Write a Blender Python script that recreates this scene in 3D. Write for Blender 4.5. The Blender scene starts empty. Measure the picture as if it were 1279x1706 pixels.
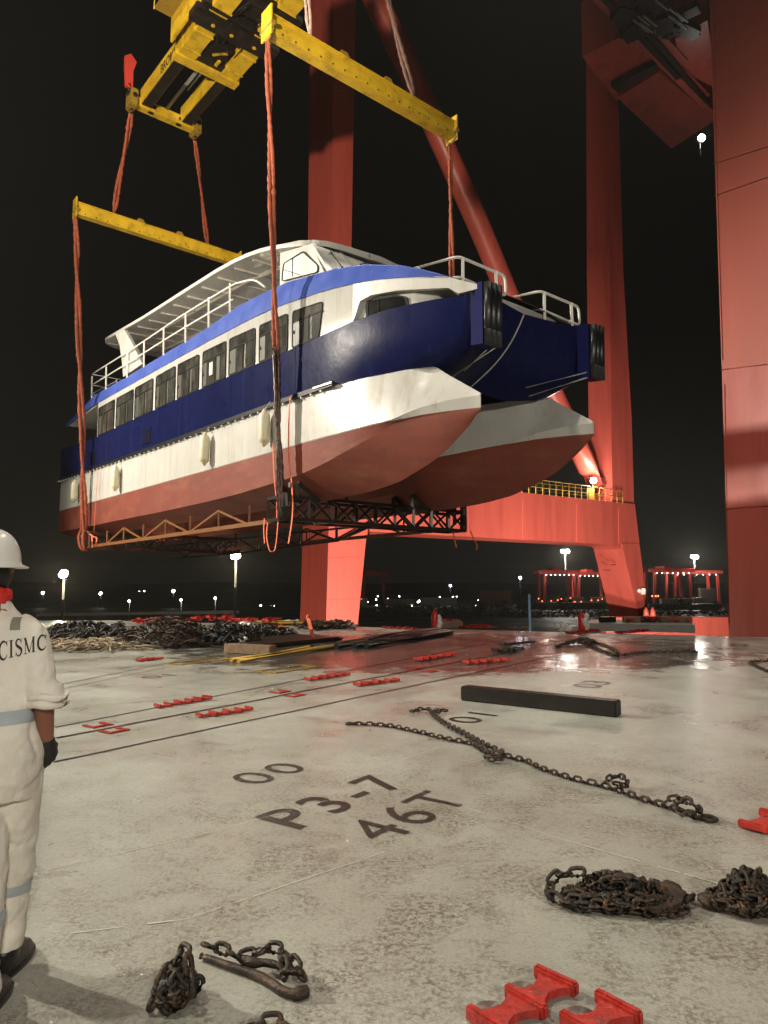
import bpy, bmesh, math, random
from mathutils import Vector, Matrix, noise
from mathutils.bvhtree import BVHTree
random.seed(7)
PI=math.pi
V=Vector
sc=bpy.context.scene
# ---------------------------------------------------------------- camera
F=1180.0; CX=639.5; CY=853.0; HOR=970.0; CH=1.57
PITCH=math.atan((HOR-CY)/F)
cam=bpy.data.cameras.new("camera"); camo=bpy.data.objects.new("camera",cam); sc.collection.objects.link(camo)
camo.location=(0,0,CH); camo.rotation_euler=(PI/2+PITCH,0,0)
cam.sensor_fit='HORIZONTAL'; cam.sensor_width=36; cam.lens=36*F/1279; cam.clip_start=0.05; cam.clip_end=5000
sc.camera=camo
# ---------------------------------------------------------------- world: night sky
w=bpy.data.worlds.new("World"); sc.world=w; w.use_nodes=True
nt=w.node_tree; bg=nt.nodes['Background']
tcw=nt.nodes.new('ShaderNodeTexCoord'); sxw=nt.nodes.new('ShaderNodeSeparateXYZ'); nt.links.new(tcw.outputs['Generated'],sxw.inputs[0])
rw=nt.nodes.new('ShaderNodeValToRGB'); nt.links.new(sxw.outputs[2],rw.inputs[0])
rw.color_ramp.elements[0].position=0.0; rw.color_ramp.elements[0].color=(.0085,.0075,.0060,1)
rw.color_ramp.elements[1].position=.32; rw.color_ramp.elements[1].color=(.0026,.0022,.0018,1)
nt.links.new(rw.outputs[0],bg.inputs[0]); bg.inputs[1].default_value=1.0
sc.view_settings.view_transform='Standard'; sc.view_settings.look='None'; sc.view_settings.exposure=0; sc.view_settings.gamma=1
# ---------------------------------------------------------------- floodlights of the port and the ship, with added fill spots
def spot(name,loc,target,power,col,size=60,blend=.5,rad=.4):
    l=bpy.data.lights.new(name,'SPOT'); l.energy=power; l.color=col; l.spot_size=math.radians(size); l.spot_blend=blend; l.shadow_soft_size=rad
    o=bpy.data.objects.new(name,l); sc.collection.objects.link(o); o.location=loc
    o.rotation_euler=(V(target)-V(loc)).to_track_quat('-Z','Y').to_euler(); return o
def point(name,loc,power,col,rad=.2):
    l=bpy.data.lights.new(name,'POINT'); l.energy=power; l.color=col; l.shadow_soft_size=rad
    o=bpy.data.objects.new(name,l); sc.collection.objects.link(o); o.location=loc; return o
WARM=(1.0,.91,.76)
spot('floodlight_mast',(-30,17,17),(-7,18,5),60000,WARM,76,.7,.5)
spot('floodlight_bridge',(-13,3,32),(-1,14,6),19000,WARM,110,.7,.5)
spot('floodlight_portal',(8,25,-6),(4.5,50,0),44000,(1,.88,.76),92,.6,.5)
spot('fill_spot_portal',(13,37,-7),(16,58,0),15000,(1,.88,.76),100,.8,.5)  # added unseen fill, evens out the portal beam and right leg
spot('floodlight_boom',(12,32,44),(3,12,0),20000,(1,.9,.75),60,.7,.6)
spot('fill_spot_upper',(-10,-6,6),(-6.5,30,23),62000,(1,.85,.64),40,.8,.6)  # added unseen fill to brighten the upper crane and lifting beams
spot('fill_spot_behind',(6,-13,9),(-.8,13,5),11000,(1,.92,.80),62,.8,.5)  # added unseen fill behind the camera for the worker's back and bow
spot('fill_spot_low',(-20,30,-7),(-3,40,1),9000,(1,.82,.62),80,.8,.5)  # added unseen fill, lifts the dark left face of the crane leg

# ---------------------------------------------------------------- pixel helpers
def ray(x,y):
    u=(x-CX)/F; v=(CY-y)/F; c,s=math.cos(PITCH),math.sin(PITCH)
    return V((u,c-v*s,s+v*c))
C0=V((0,0,CH))
def P(x,y,Y): r=ray(x,y); return C0+r*(Y/r.y)
def G(x,y,z=0): r=ray(x,y); return C0+r*((z-CH)/r.z)
def onplane(x,y,o,n): r=ray(x,y); return C0+r*((o-C0).dot(n)/r.dot(n))
# ---------------------------------------------------------------- materials
def mat(name,col,rough=.5,metal=0,var=0,vscale=3,dirt=None,dscale=1.5,damt=.5,bump=0,bscale=40,spec=None,emit=None,coat=0,stretch=None,rvar=0,streak=None,bdist=.02):
    m=bpy.data.materials.new(name); m.use_nodes=True; n=m.node_tree.nodes; l=m.node_tree.links
    b=n['Principled BSDF']; b.inputs['Roughness'].default_value=rough; b.inputs['Metallic'].default_value=metal
    c=tuple(col)+(1,)
    b.inputs['Base Color'].default_value=c
    if coat: b.inputs['Coat Weight'].default_value=coat; b.inputs['Coat Roughness'].default_value=.08
    if spec is not None: b.inputs['Specular IOR Level'].default_value=spec
    if emit:
        b.inputs['Emission Color'].default_value=tuple(emit[0])+(1,); b.inputs['Emission Strength'].default_value=emit[1]
    tc=n.new('ShaderNodeTexCoord'); mp=n.new('ShaderNodeMapping'); l.new(tc.outputs['Object'],mp.inputs[0])
    if stretch: mp.inputs['Scale'].default_value=stretch
    def noi(scale,det=6,r=.6):
        t=n.new('ShaderNodeTexNoise'); t.inputs['Scale'].default_value=scale; t.inputs['Detail'].default_value=det; t.inputs['Roughness'].default_value=r
        l.new(mp.outputs[0],t.inputs['Vector']); return t
    cur=None
    if var:
        t=noi(vscale); mr=n.new('ShaderNodeMapRange'); mr.inputs[1].default_value=.3; mr.inputs[2].default_value=.7; mr.inputs[3].default_value=1-var; mr.inputs[4].default_value=1+var*.6
        l.new(t.outputs[0],mr.inputs[0]); mx=n.new('ShaderNodeVectorMath'); mx.operation='SCALE'; mx.inputs[0].default_value=col; l.new(mr.outputs[0],mx.inputs['Scale']); cur=mx.outputs[0]
    if dirt:
        t=noi(dscale,10,.7); r=n.new('ShaderNodeValToRGB'); r.color_ramp.elements[0].position=.5; r.color_ramp.elements[1].position=.72
        r.color_ramp.elements[1].color=(damt,damt,damt,1); l.new(t.outputs[0],r.inputs[0])
        mi=n.new('ShaderNodeMix'); mi.data_type='RGBA'; l.new(r.outputs[0],mi.inputs[0])
        if cur: l.new(cur,mi.inputs[6])
        else: mi.inputs[6].default_value=c
        mi.inputs[7].default_value=tuple(dirt)+(1,); cur=mi.outputs[2]
    if streak:
        m2=n.new('ShaderNodeMapping'); l.new(tc.outputs['Object'],m2.inputs[0]); m2.inputs['Scale'].default_value=(streak[2],streak[2],streak[2]*.07)
        t=n.new('ShaderNodeTexNoise'); t.inputs['Scale'].default_value=1; t.inputs['Detail'].default_value=5; t.inputs['Roughness'].default_value=.65; l.new(m2.outputs[0],t.inputs['Vector'])
        r=n.new('ShaderNodeMapRange'); r.inputs[1].default_value=.52; r.inputs[2].default_value=.74; r.inputs[4].default_value=streak[1]; l.new(t.outputs[0],r.inputs[0])
        mi=n.new('ShaderNodeMix'); mi.data_type='RGBA'; l.new(r.outputs[0],mi.inputs[0])
        if cur: l.new(cur,mi.inputs[6])
        else: mi.inputs[6].default_value=c
        mi.inputs[7].default_value=tuple(streak[0])+(1,); cur=mi.outputs[2]
    if cur: l.new(cur,b.inputs['Base Color'])
    if rvar:
        t=noi(vscale*1.7); mr=n.new('ShaderNodeMapRange'); mr.inputs[1].default_value=.3; mr.inputs[2].default_value=.7; mr.inputs[3].default_value=max(.03,rough-rvar); mr.inputs[4].default_value=rough+rvar
        l.new(t.outputs[0],mr.inputs[0]); l.new(mr.outputs[0],b.inputs['Roughness'])
    if bump:
        t=noi(bscale,4); bp=n.new('ShaderNodeBump'); bp.inputs['Strength'].default_value=bump; bp.inputs['Distance'].default_value=bdist; l.new(t.outputs[0],bp.inputs['Height']); l.new(bp.outputs[0],b.inputs['Normal'])
    return m
M={}
M['white']=mat('boat_white_paint',(.50,.49,.455),.36,var=.06,vscale=1.2,dirt=(.40,.37,.31),dscale=.8,damt=.35,bump=.45,bscale=1.4,rvar=.08,streak=((.30,.24,.17),.55,5),bdist=.03)
M['antifoul']=mat('red_antifouling',(.19,.038,.020),.65,var=.2,vscale=1.1,dirt=(.27,.11,.055),dscale=.7,damt=.6,stretch=(.4,1,2.5),bump=.3,bscale=2,streak=((.12,.035,.025),.5,3))
M['navy']=mat('navy_gloss_paint',(.007,.010,.050),.30,var=.12,vscale=.8,bump=.5,bscale=1.1,rvar=.05,spec=.045,bdist=.02,streak=((.02,.024,.10),.5,4))
M['navyflat']=mat('navy_plate_paint',(.008,.010,.07),.6,spec=.05)
M['blue']=mat('lit_blue_paint',(.052,.095,.38),.36,var=.15,vscale=1.0,bump=.4,bscale=1.6,rvar=.1,streak=((.09,.12,.45),.6,4))  # bulwark blue, brightened to carry the extra light on its canted face
M['rubber']=mat('black_rubber',(.010,.010,.011),.38,var=.2,vscale=8,rvar=.1)
M['glass']=mat('glass_painted_reflection',(.045,.044,.036),.14,var=.8,vscale=1.6,dirt=(.16,.155,.13),dscale=2.2,damt=.55,stretch=(1,1,.5))  # tinted film; patchy grey stands in for reflections on the panes
M['curtain']=mat('dim_curtain_behind_glass',(.075,.072,.058),.4,var=.5,vscale=5,stretch=(1,1,.15))
M['glassd']=mat('dark_tinted_glass',(.012,.012,.011),.10,var=.5,vscale=2)
M['clearglass']=mat('dusty_lit_windscreen',(.55,.55,.50),.45,var=.25,vscale=1.5,dirt=(.66,.66,.6),dscale=1.2,damt=.5)  # dusty glass with reflection and pale interior painted into its colour
M['frame']=mat('black_window_frame',(.006,.006,.006),.6,spec=.15)
M['paper']=mat('paper',(.7,.68,.6),.8)
M['railw']=mat('white_rail_paint',(.74,.72,.66),.3,var=.05)
M['yellow']=mat('yellow_beam_paint',(.62,.40,.02),.42,var=.18,vscale=2,dirt=(.12,.07,.015),dscale=2.5,damt=.75,bump=.06,bscale=6,rvar=.1)
M['yellowd']=mat('worn_yellow_paint',(.30,.19,.02),.55,var=.3,vscale=3,dirt=(.05,.03,.01),dscale=3,damt=.9,bump=.1,bscale=10)
M['greasy']=mat('greasy_black_steel',(.018,.015,.012),.38,metal=.3,var=.5,vscale=4,dirt=(.06,.04,.02),dscale=4,damt=.6)
M['crane']=mat('crane_red_paint',(.52,.095,.068),.42,var=.09,vscale=.35,dirt=(.30,.032,.022),dscale=.6,damt=.6,stretch=(1,1,.12),bump=.15,bscale=1,rvar=.08,streak=((.22,.035,.024),.35,2.2))
M['sling']=mat('orange_polyester_sling',(.34,.072,.028),.75,var=.45,vscale=9,dirt=(.11,.05,.03),dscale=6,damt=.7,bump=.5,bscale=30)
M['slingd']=mat('oily_sling_sleeve',(.035,.02,.013),.22,var=.5,vscale=9,dirt=(.32,.08,.03),dscale=9,damt=.8,bump=.5,bscale=25)
M['strap']=mat('orange_webbing',(.80,.17,.08),.7,var=.2,vscale=6)
M['steel']=mat('bare_steel',(.35,.33,.3),.35,metal=.8,var=.2)
M['truss']=mat('brown_truss_paint',(.12,.045,.025),.5,var=.4,vscale=4,dirt=(.03,.02,.015),dscale=3,damt=.7)
M['trussy']=mat('ochre_truss_paint',(.21,.082,.022),.5,var=.3,vscale=3,dirt=(.12,.04,.02),dscale=3,damt=.6)
M['trussk']=mat('dark_truss_paint',(.03,.02,.016),.35,var=.4,vscale=4)
M['chain']=mat('oily_chain_steel',(.032,.024,.016),.48,metal=.35,var=.6,vscale=12,dirt=(.15,.075,.035),dscale=14,damt=.8,bump=.5,bscale=60)
M['rust']=mat('rusty_rods',(.055,.032,.018),.6,metal=.2,var=.6,vscale=3,dirt=(.02,.015,.01),dscale=4,damt=.8)
M['rope']=mat('pale_rope',(.27,.215,.14),.8,var=.4,vscale=4,dirt=(.10,.07,.04),dscale=5,damt=.8)
M['heap']=mat('dark_lashing_heap',(.018,.015,.011),.5,var=.7,vscale=6,bump=1,bscale=14)
M['redfit']=mat('red_fitting_paint',(.44,.026,.016),.38,var=.35,vscale=12,dirt=(.06,.022,.014),dscale=16,damt=1.0,bump=.5,bscale=35,rvar=.15)
M['paintblack']=mat('black_stencil_paint',(.020,.018,.014),.35,var=.3,vscale=30,dirt=(.20,.19,.16),dscale=45,damt=.4,bump=.3,bscale=80)
M['paintfaded']=mat('faded_stencil_paint',(.10,.095,.08),.4,var=.2,vscale=10,dirt=(.25,.24,.2),dscale=16,damt=.8)
M['timber']=mat('oiled_timber',(.010,.008,.006),.42,var=.4,vscale=6,stretch=(1,1,1),dirt=(.03,.022,.015),dscale=8,damt=.5,bump=.2,bscale=20)
M['wood']=mat('weathered_wood',(.23,.15,.085),.65,var=.35,vscale=6,dirt=(.07,.05,.03),dscale=5,damt=.7,bump=.2,bscale=25)
M['poley']=mat('yellow_pole_paint',(.55,.33,.05),.5,var=.25,vscale=4,dirt=(.2,.1,.03),dscale=4,damt=.5)
M['cloth']=mat('off_white_coverall_cloth',(.68,.64,.56),.88,var=.08,vscale=5,dirt=(.33,.25,.15),dscale=3.2,damt=.45,bump=.25,bscale=28)
M['reflective']=mat('grey_reflective_tape',(.36,.40,.43),.4,var=.12,vscale=12)
M['tapeold']=mat('dull_grey_shoulder_tape',(.20,.20,.15),.5,var=.12,vscale=12)
M['letter']=mat('dark_brown_lettering',(.018,.013,.011),.7)
M['skin']=mat('tanned_skin',(.22,.085,.05),.5,var=.1,vscale=12,bump=.1,bscale=60)
M['hair']=mat('black_hair',(.008,.007,.006),.6)
M['helmet']=mat('white_helmet_shell',(.68,.67,.62),.25,var=.04)
M['scarf']=mat('red_scarf_cloth',(.55,.02,.015),.75,var=.3,vscale=14,bump=.3,bscale=40)
M['glove']=mat('black_knit_glove',(.010,.010,.009),.7,bump=.4,bscale=80)
M['boot']=mat('black_leather_boot',(.010,.009,.008),.4,bump=.2,bscale=40)
M['fender']=mat('cream_vinyl_fender',(.66,.60,.42),.4,var=.12,vscale=3,dirt=(.35,.27,.14),dscale=4,damt=.5)
M['railyellow']=mat('yellow_handrail_paint',(.55,.36,.06),.45,var=.2)
M['cable']=mat('black_cable',(.01,.01,.01),.4)
M['galv']=mat('galvanised_steel',(.30,.30,.29),.4,metal=.5,var=.15)
M['dark']=mat('dark_structure',(.03,.028,.024),.6,var=.4,vscale=.5)
M['tree']=mat('dark_foliage',(.03,.045,.018),.8,var=.6,vscale=.8)
M['bark']=mat('bark',(.05,.035,.022),.9)
M['container_w']=mat('pale_container_paint',(.5,.48,.42),.5,var=.15,vscale=.4)
M['container_g']=mat('green_container_paint',(.03,.16,.07),.5,var=.2,vscale=.4)
M['container_b']=mat('brown_container_paint',(.16,.07,.03),.5,var=.2,vscale=.4)
M['farred']=mat('far_crane_red',(.55,.05,.035),.5,var=.15,vscale=.2)
M['tarmac']=mat('quay_asphalt',(.035,.034,.032),.6,var=.4,vscale=.05,rvar=.2)
M['hill']=mat('night_hill',(.10,.10,.09),.9,var=.3,vscale=.01)
M['greybox']=mat('grey_painted_steel',(.32,.31,.28),.5,var=.2)
M['extred']=mat('extinguisher_red',(.6,.02,.015),.3)
M['plastic']=mat('white_plastic',(.7,.68,.62),.5,bump=.4,bscale=20)
M['bluepole']=mat('dull_blue_paint',(.05,.10,.14),.5,var=.2)
def emat(name,col,s): return mat(name,(0.8,.8,.8),.5,emit=(col,s))
M['lampwarm']=emat('warm_lamp',(1,.9,.62),60)
M['lampwhite']=emat('white_lamp',(1,.97,.9),50)
M['lampblue']=emat('cool_lamp',(.75,.85,1),40)
M['lampfar']=emat('far_lamp',(1,.95,.8),22)
M['lampred']=emat('red_lamp',(1,.12,.05),10)

# deck material: greenish grey painted steel, wet patches, grime and fine sparkle
def deckmat():
    m=bpy.data.materials.new('wet_deck_paint'); m.use_nodes=True; n=m.node_tree.nodes; l=m.node_tree.links; b=n['Principled BSDF']
    tc=n.new('ShaderNodeTexCoord')
    def noi(sc_,det=8,r=.6,dist=0):
        t=n.new('ShaderNodeTexNoise'); t.inputs['Scale'].default_value=sc_; t.inputs['Detail'].default_value=det; t.inputs['Roughness'].default_value=r; t.inputs['Distortion'].default_value=dist
        l.new(tc.outputs['Object'],t.inputs['Vector']); return t.outputs[0]
    def ramp(x,a,b_,lo=0,hi=1):
        r=n.new('ShaderNodeMapRange'); r.inputs[1].default_value=a; r.inputs[2].default_value=b_; r.inputs[3].default_value=lo; r.inputs[4].default_value=hi; l.new(x,r.inputs[0]); return r.outputs[0]
    def math_(op,x,y):
        t=n.new('ShaderNodeMath'); t.operation=op
        for i,q in enumerate((x,y)):
            if isinstance(q,(int,float)): t.inputs[i].default_value=q
            else: l.new(q,t.inputs[i])
        return t.outputs[0]
    def mix(f,a,b_):
        t=n.new('ShaderNodeMix'); t.data_type='RGBA'
        if isinstance(f,(int,float)): t.inputs[0].default_value=f
        else: l.new(f,t.inputs[0])
        for i,q in ((6,a),(7,b_)):
            if isinstance(q,tuple): t.inputs[i].default_value=q+(1,)
            else: l.new(q,t.inputs[i])
        return t.outputs[2]
    base=mix(ramp(noi(.6,6,.55),.3,.7),(.43,.445,.395),(.50,.515,.46))
    # grime: more to the near right
    sx=n.new('ShaderNodeSeparateXYZ'); l.new(tc.outputs['Object'],sx.inputs[0])
    dx=math_('SUBTRACT',sx.outputs[0],1.6); dy=math_('SUBTRACT',sx.outputs[1],3.9)
    d2=math_('ADD',math_('MULTIPLY',math_('MULTIPLY',dx,dx),.5),math_('MULTIPLY',math_('MULTIPLY',dy,dy),.75))
    near=ramp(d2,0.3,9.0,1,0)
    g=noi(7,12,.78,.3); g2=noi(1.1,5,.6)
    patch=ramp(noi(2.3,9,.72,.6),.44,.60); fine=math_('MULTIPLY',math_('MULTIPLY',ramp(noi(30,10,.85),.48,.545),patch),math_('ADD',math_('MULTIPLY',near,1.1),.22))
    col=mix(fine,base,(.075,.062,.042))
    col=mix(math_('MULTIPLY',near,.42),col,(.20,.18,.13)); col=mix(math_('MULTIPLY',math_('MULTIPLY',ramp(g,.50,.62),patch),.40),col,(.22,.20,.155))
    spk=noi(60,6,.7); col=mix(ramp(spk,.42,.70,0,.42),col,(.16,.145,.11))
    st=noi(2.3,10,.7,1.2); col=mix(ramp(st,.62,.70,0,.18),col,(.22,.20,.15)); col=mix(ramp(noi(32,6,.8,.3),.54,.66,0,.62),col,(.15,.135,.105)); col=mix(ramp(noi(150,3,.7),.55,.72,0,.5),col,(.20,.19,.16)); col=mix(ramp(noi(140,3,.8),.60,.70,0,.6),col,(.75,.75,.70)); dstm=noi(1.7,9,.72,2.5); col=mix(ramp(math_('ABSOLUTE',math_('SUBTRACT',dstm,.5),0),0,.012,.35,0),col,(.24,.22,.17))
    # light wet sheet under the hanging boat
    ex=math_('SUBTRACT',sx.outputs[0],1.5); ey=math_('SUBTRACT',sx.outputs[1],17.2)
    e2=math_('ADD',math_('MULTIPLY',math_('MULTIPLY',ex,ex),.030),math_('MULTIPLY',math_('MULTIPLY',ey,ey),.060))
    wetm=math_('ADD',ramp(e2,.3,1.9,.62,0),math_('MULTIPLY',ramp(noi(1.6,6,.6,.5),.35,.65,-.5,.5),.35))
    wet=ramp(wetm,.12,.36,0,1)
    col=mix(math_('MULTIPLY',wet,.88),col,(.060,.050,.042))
    l.new(col,b.inputs['Base Color'])
    # roughness: film of water in patches
    film=ramp(noi(.9,7,.65,.6),.36,.68,0,1)
    r=math_('SUBTRACT',.47,math_('MULTIPLY',film,.25))
    r=math_('SUBTRACT',r,math_('MULTIPLY',wet,.22))
    l.new(r,b.inputs['Roughness'])
    bp=n.new('ShaderNodeBump'); bp.inputs['Strength'].default_value=.35; bp.inputs['Distance'].default_value=.006
    h=math_('ADD',math_('MULTIPLY',noi(110,3,.6),.8),math_('MULTIPLY',noi(14,5,.6),1.2)); l.new(h,bp.inputs['Height']); l.new(bp.outputs[0],b.inputs['Normal'])
    l.new(math_('ADD',math_('MULTIPLY',film,.8),.12),b.inputs['Coat Weight']); b.inputs['Coat Roughness'].default_value=.05
    bp2=n.new('ShaderNodeBump'); bp2.inputs['Strength'].default_value=1.0; bp2.inputs['Distance'].default_value=.016
    l.new(noi(38,5,.75),bp2.inputs['Height']); l.new(bp2.outputs[0],b.inputs['Coat Normal'])
    return m
M['deck']=deckmat()

# ---------------------------------------------------------------- mesh builder
def frame_of(d):
    d=d.normalized(); up=V((0,0,1)) if abs(d.z)<.93 else V((0,1,0))
    x=d.cross(up).normalized(); y=x.cross(d).normalized(); return x,y
class MB:
    def __init__(s): s.v=[]; s.f=[]; s.m=[]; s.s=[]
    def add(s,vs,fs,mi=0,sm=False):
        b=len(s.v); s.v+= [V(q) for q in vs]
        for f in fs: s.f.append([b+i for i in f]); s.m.append(mi); s.s.append(sm)
        return s
    def hexa(s,p,mi=0):  # 8 points: bottom 4, top 4
        return s.add(p,[(0,3,2,1),(4,5,6,7),(0,1,5,4),(1,2,6,5),(2,3,7,6),(3,0,4,7)],mi)
    def box(s,c,size,rz=0,mi=0,ax=None):
        c=V(c)
        if ax is None: ax=(V((math.cos(rz),math.sin(rz),0)),V((-math.sin(rz),math.cos(rz),0)),V((0,0,1)))
        h=[q/2 for q in size]; p=[]
        for z in (-1,1):
            for x,y in ((-1,-1),(1,-1),(1,1),(-1,1)): p.append(c+ax[0]*h[0]*x+ax[1]*h[1]*y+ax[2]*h[2]*z)
        return s.hexa(p,mi)
    def bbox(s,c,size,rz=0,bev=.01,mi=0,ax=None):  # bevelled box
        c=V(c)
        if ax is None: ax=(V((math.cos(rz),math.sin(rz),0)),V((-math.sin(rz),math.cos(rz),0)),V((0,0,1)))
        bm=bmesh.new(); bmesh.ops.create_cube(bm,size=1)
        for v in bm.verts: v.co=V((v.co.x*size[0],v.co.y*size[1],v.co.z*size[2]))
        bmesh.ops.bevel(bm,geom=bm.edges[:],offset=bev,segments=2,affect='EDGES')
        vs=[c+ax[0]*v.co.x+ax[1]*v.co.y+ax[2]*v.co.z for v in bm.verts]
        fs=[[v.index for v in f.verts] for f in bm.faces]; bm.free(); return s.add(vs,fs,mi)
    def beam(s,p,q,w,h,mi=0,up=None):
        p=V(p);q=V(q); d=(q-p); L=d.length
        if L<1e-6: return s
        d.normalize()
        if up is not None: y=V(up); x=d.cross(y).normalized(); y=x.cross(d).normalized()
        else: x,y=frame_of(d)
        return s.box((p+q)/2,(w,h,L),mi=mi,ax=(x,y,d))
    def tube(s,pts,r,n=8,mi=0,caps=True,closed=False,sm=True):
        pts=[V(q) for q in pts]; N=len(pts)
        rs=r if isinstance(r,(list,tuple)) else [r]*N
        vs=[]; px=None
        for i,p in enumerate(pts):
            a=pts[(i-1)%N] if (i>0 or closed) else p; b=pts[(i+1)%N] if (i<N-1 or closed) else p
            d=(b-a)
            if d.length<1e-9: d=V((0,0,1))
            d.normalize()
            if px is None: x,y=frame_of(d)
            else:
                x=px-d*px.dot(d)
                if x.length<1e-6: x,_=frame_of(d)
                x.normalize(); y=x.cross(d)*-1; y=d.cross(x)
            px=x
            for k in range(n):
                t=2*PI*k/n; vs.append(p+x*math.cos(t)*rs[i]+y*math.sin(t)*rs[i])
        fs=[]
        for i in range(N if closed else N-1):
            j=(i+1)%N
            for k in range(n): fs.append((i*n+k,i*n+(k+1)%n,j*n+(k+1)%n,j*n+k))
        b=len(s.v); s.add(vs,fs,mi,sm)
        if caps and not closed:
            s.f.append([b+k for k in range(n)][::-1]); s.m.append(mi); s.s.append(False)
            s.f.append([b+(N-1)*n+k for k in range(n)]); s.m.append(mi); s.s.append(False)
        return s
    def prism(s,poly,ext,mi=0):
        poly=[V(q) for q in poly]; n=len(poly); e=V(ext)
        vs=poly+[q+e for q in poly]
        fs=[list(range(n)),[n+i for i in range(n)][::-1]]+[(i,i+n,(i+1)%n+n,(i+1)%n) for i in range(n)]
        return s.add(vs,fs,mi)
    def grid(s,rows,mi=0,sm=True,closed=False,mf=None):
        R=len(rows);Cn=len(rows[0]); b=len(s.v)
        for r in rows: s.v+=[V(q) for q in r]
        for i in range(R-1):
            for j in range(Cn if closed else Cn-1):
                k=(j+1)%Cn
                s.f.append([b+i*Cn+j,b+i*Cn+k,b+(i+1)*Cn+k,b+(i+1)*Cn+j]); s.m.append(mf(i,j) if mf else mi); s.s.append(sm)
        return s
    def lathe(s,prof,c,axis=(0,0,1),n=12,mi=0,sm=True,caps=True):
        c=V(c);d=V(axis).normalized();x,y=frame_of(d)
        rows=[[c+d*z+(x*math.cos(2*PI*k/n)+y*math.sin(2*PI*k/n))*r for k in range(n)] for r,z in prof]
        b=len(s.v); s.grid(rows,mi,sm,closed=True)
        if caps:
            for i in (0,len(prof)-1): s.f.append([b+i*n+k for k in range(n)]); s.m.append(mi); s.s.append(False)
        return s
    def ball(s,c,r,mi=0,n=8,sq=(1,1,1)):
        rows=[]
        for i in range(n//2+1):
            a=PI*i/(n//2); rr=max(math.sin(a),.001)
            rows.append([V(c)+V((r*sq[0]*rr*math.cos(2*PI*k/n),r*sq[1]*rr*math.sin(2*PI*k/n),r*sq[2]*math.cos(a))) for k in range(n)])
        return s.grid(rows,mi,True,closed=True)
    def build(s,name,mats,parent=None,loc=None):
        me=bpy.data.meshes.new(name)
        org=V((0,0,0))
        root=parent
        while root is not None and root.parent is not None: root=root.parent
        if root is not None: org=V(root.location); 
        if parent is None and loc is not None: org=V(loc)
        me.from_pydata([tuple(v-org) for v in s.v],[],s.f)
        if not isinstance(mats,(list,tuple)): mats=[mats]
        for q in mats: me.materials.append(M[q] if isinstance(q,str) else q)
        me.polygons.foreach_set('material_index',s.m); me.polygons.foreach_set('use_smooth',s.s)
        bm=bmesh.new(); bm.from_mesh(me); bmesh.ops.recalc_face_normals(bm,faces=bm.faces); bm.to_mesh(me); bm.free()
        me.update()
        o=bpy.data.objects.new(name,me); sc.collection.objects.link(o)
        if parent is not None: o.parent=parent
        else: o.location=org
        return o
def tag(o,label=None,cat=None,group=None,kind=None):
    if label: o['label']=label
    if cat: o['category']=cat
    if group: o['group']=group
    if kind: o['kind']=kind
    return o
def thing(name,loc,label,cat,group=None,kind=None):
    o=bpy.data.objects.new(name,None); sc.collection.objects.link(o); o.location=loc; o.empty_display_size=.1
    return tag(o,label,cat,group,kind)
def interp(tab,x):
    tab=sorted(tab)
    if x<=tab[0][0]: return tab[0][1]
    for (a,b),(c,d) in zip(tab,tab[1:]):
        if x<=c: return b+(d-b)*(x-a)/(c-a)
    return tab[-1][1]
def smooth_path(pts,sub=6):
    pts=[V(p) for p in pts]; out=[]
    for i in range(len(pts)-1):
        p0=pts[max(i-1,0)];p1=pts[i];p2=pts[i+1];p3=pts[min(i+2,len(pts)-1)]
        for k in range(sub):
            t=k/sub; out.append(.5*((2*p1)+(p2-p0)*t+(2*p0-5*p1+4*p2-p3)*t*t+(3*p1-3*p2+p3-p0)*t**3))
    out.append(pts[-1]); return out
def text_polys(txt,size,offset=0.0,shear=0,spacing=1.0):
    cu=bpy.data.curves.new('tmp','FONT'); cu.body=txt; cu.size=size; cu.offset=offset; cu.shear=shear; cu.space_character=spacing; cu.resolution_u=4
    ob=bpy.data.objects.new('tmp',cu); sc.collection.objects.link(ob)
    dg=bpy.context.evaluated_depsgraph_get(); me=bpy.data.meshes.new_from_object(ob.evaluated_get(dg))
    vs=[v.co.copy() for v in me.vertices]; fs=[list(p.vertices) for p in me.polygons]
    bpy.data.objects.remove(ob); bpy.data.meshes.remove(me); bpy.data.curves.remove(cu)
    return vs,fs
# ================================================================ BOAT FRAME
O1b=P(515,540,17.0); OB=V((O1b.x,O1b.y,0))
AZ=math.radians(-40); AV=V((math.sin(AZ),math.cos(AZ),0)); TV=V((math.cos(AZ),-math.sin(AZ),0))
ZV=V((0,0,1))
def W(s,w,z): return OB+AV*s+TV*w+ZV*z
def BP(x,y,w):   # pixel -> (s,z) on plane w
    q=onplane(x,y,OB+TV*w,TV)-OB; return q.dot(AV),q.z
# ================================================================ QUAY, HILLS
QZ=-10.0
mb=MB(); mb.add([(-900,26,QZ),(900,26,QZ),(1400,2600,QZ),(-1400,2600,QZ)],[(0,1,2,3)])
mb.add([(-900,-200,QZ-.01),(900,-200,QZ-.01),(900,26,QZ-.01),(-900,26,QZ-.01)],[(0,1,2,3)])
tag(mb.build('ground','tarmac'),kind='structure')
mb=MB(); rows=[[],[],[]]
for i in range(61):
    x=-1300+i*2600/60; h=3+7*noise.noise(V((x*.004,3,0)))+3*noise.noise(V((x*.015,7,0)))
    rows[0].append((x,1500,QZ-1)); rows[1].append((x,1650,QZ+max(2,h)+6)); rows[2].append((x,2100,QZ-1))
mb.grid(rows,0,True); tag(mb.build('hills','hill'),kind='structure')

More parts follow.
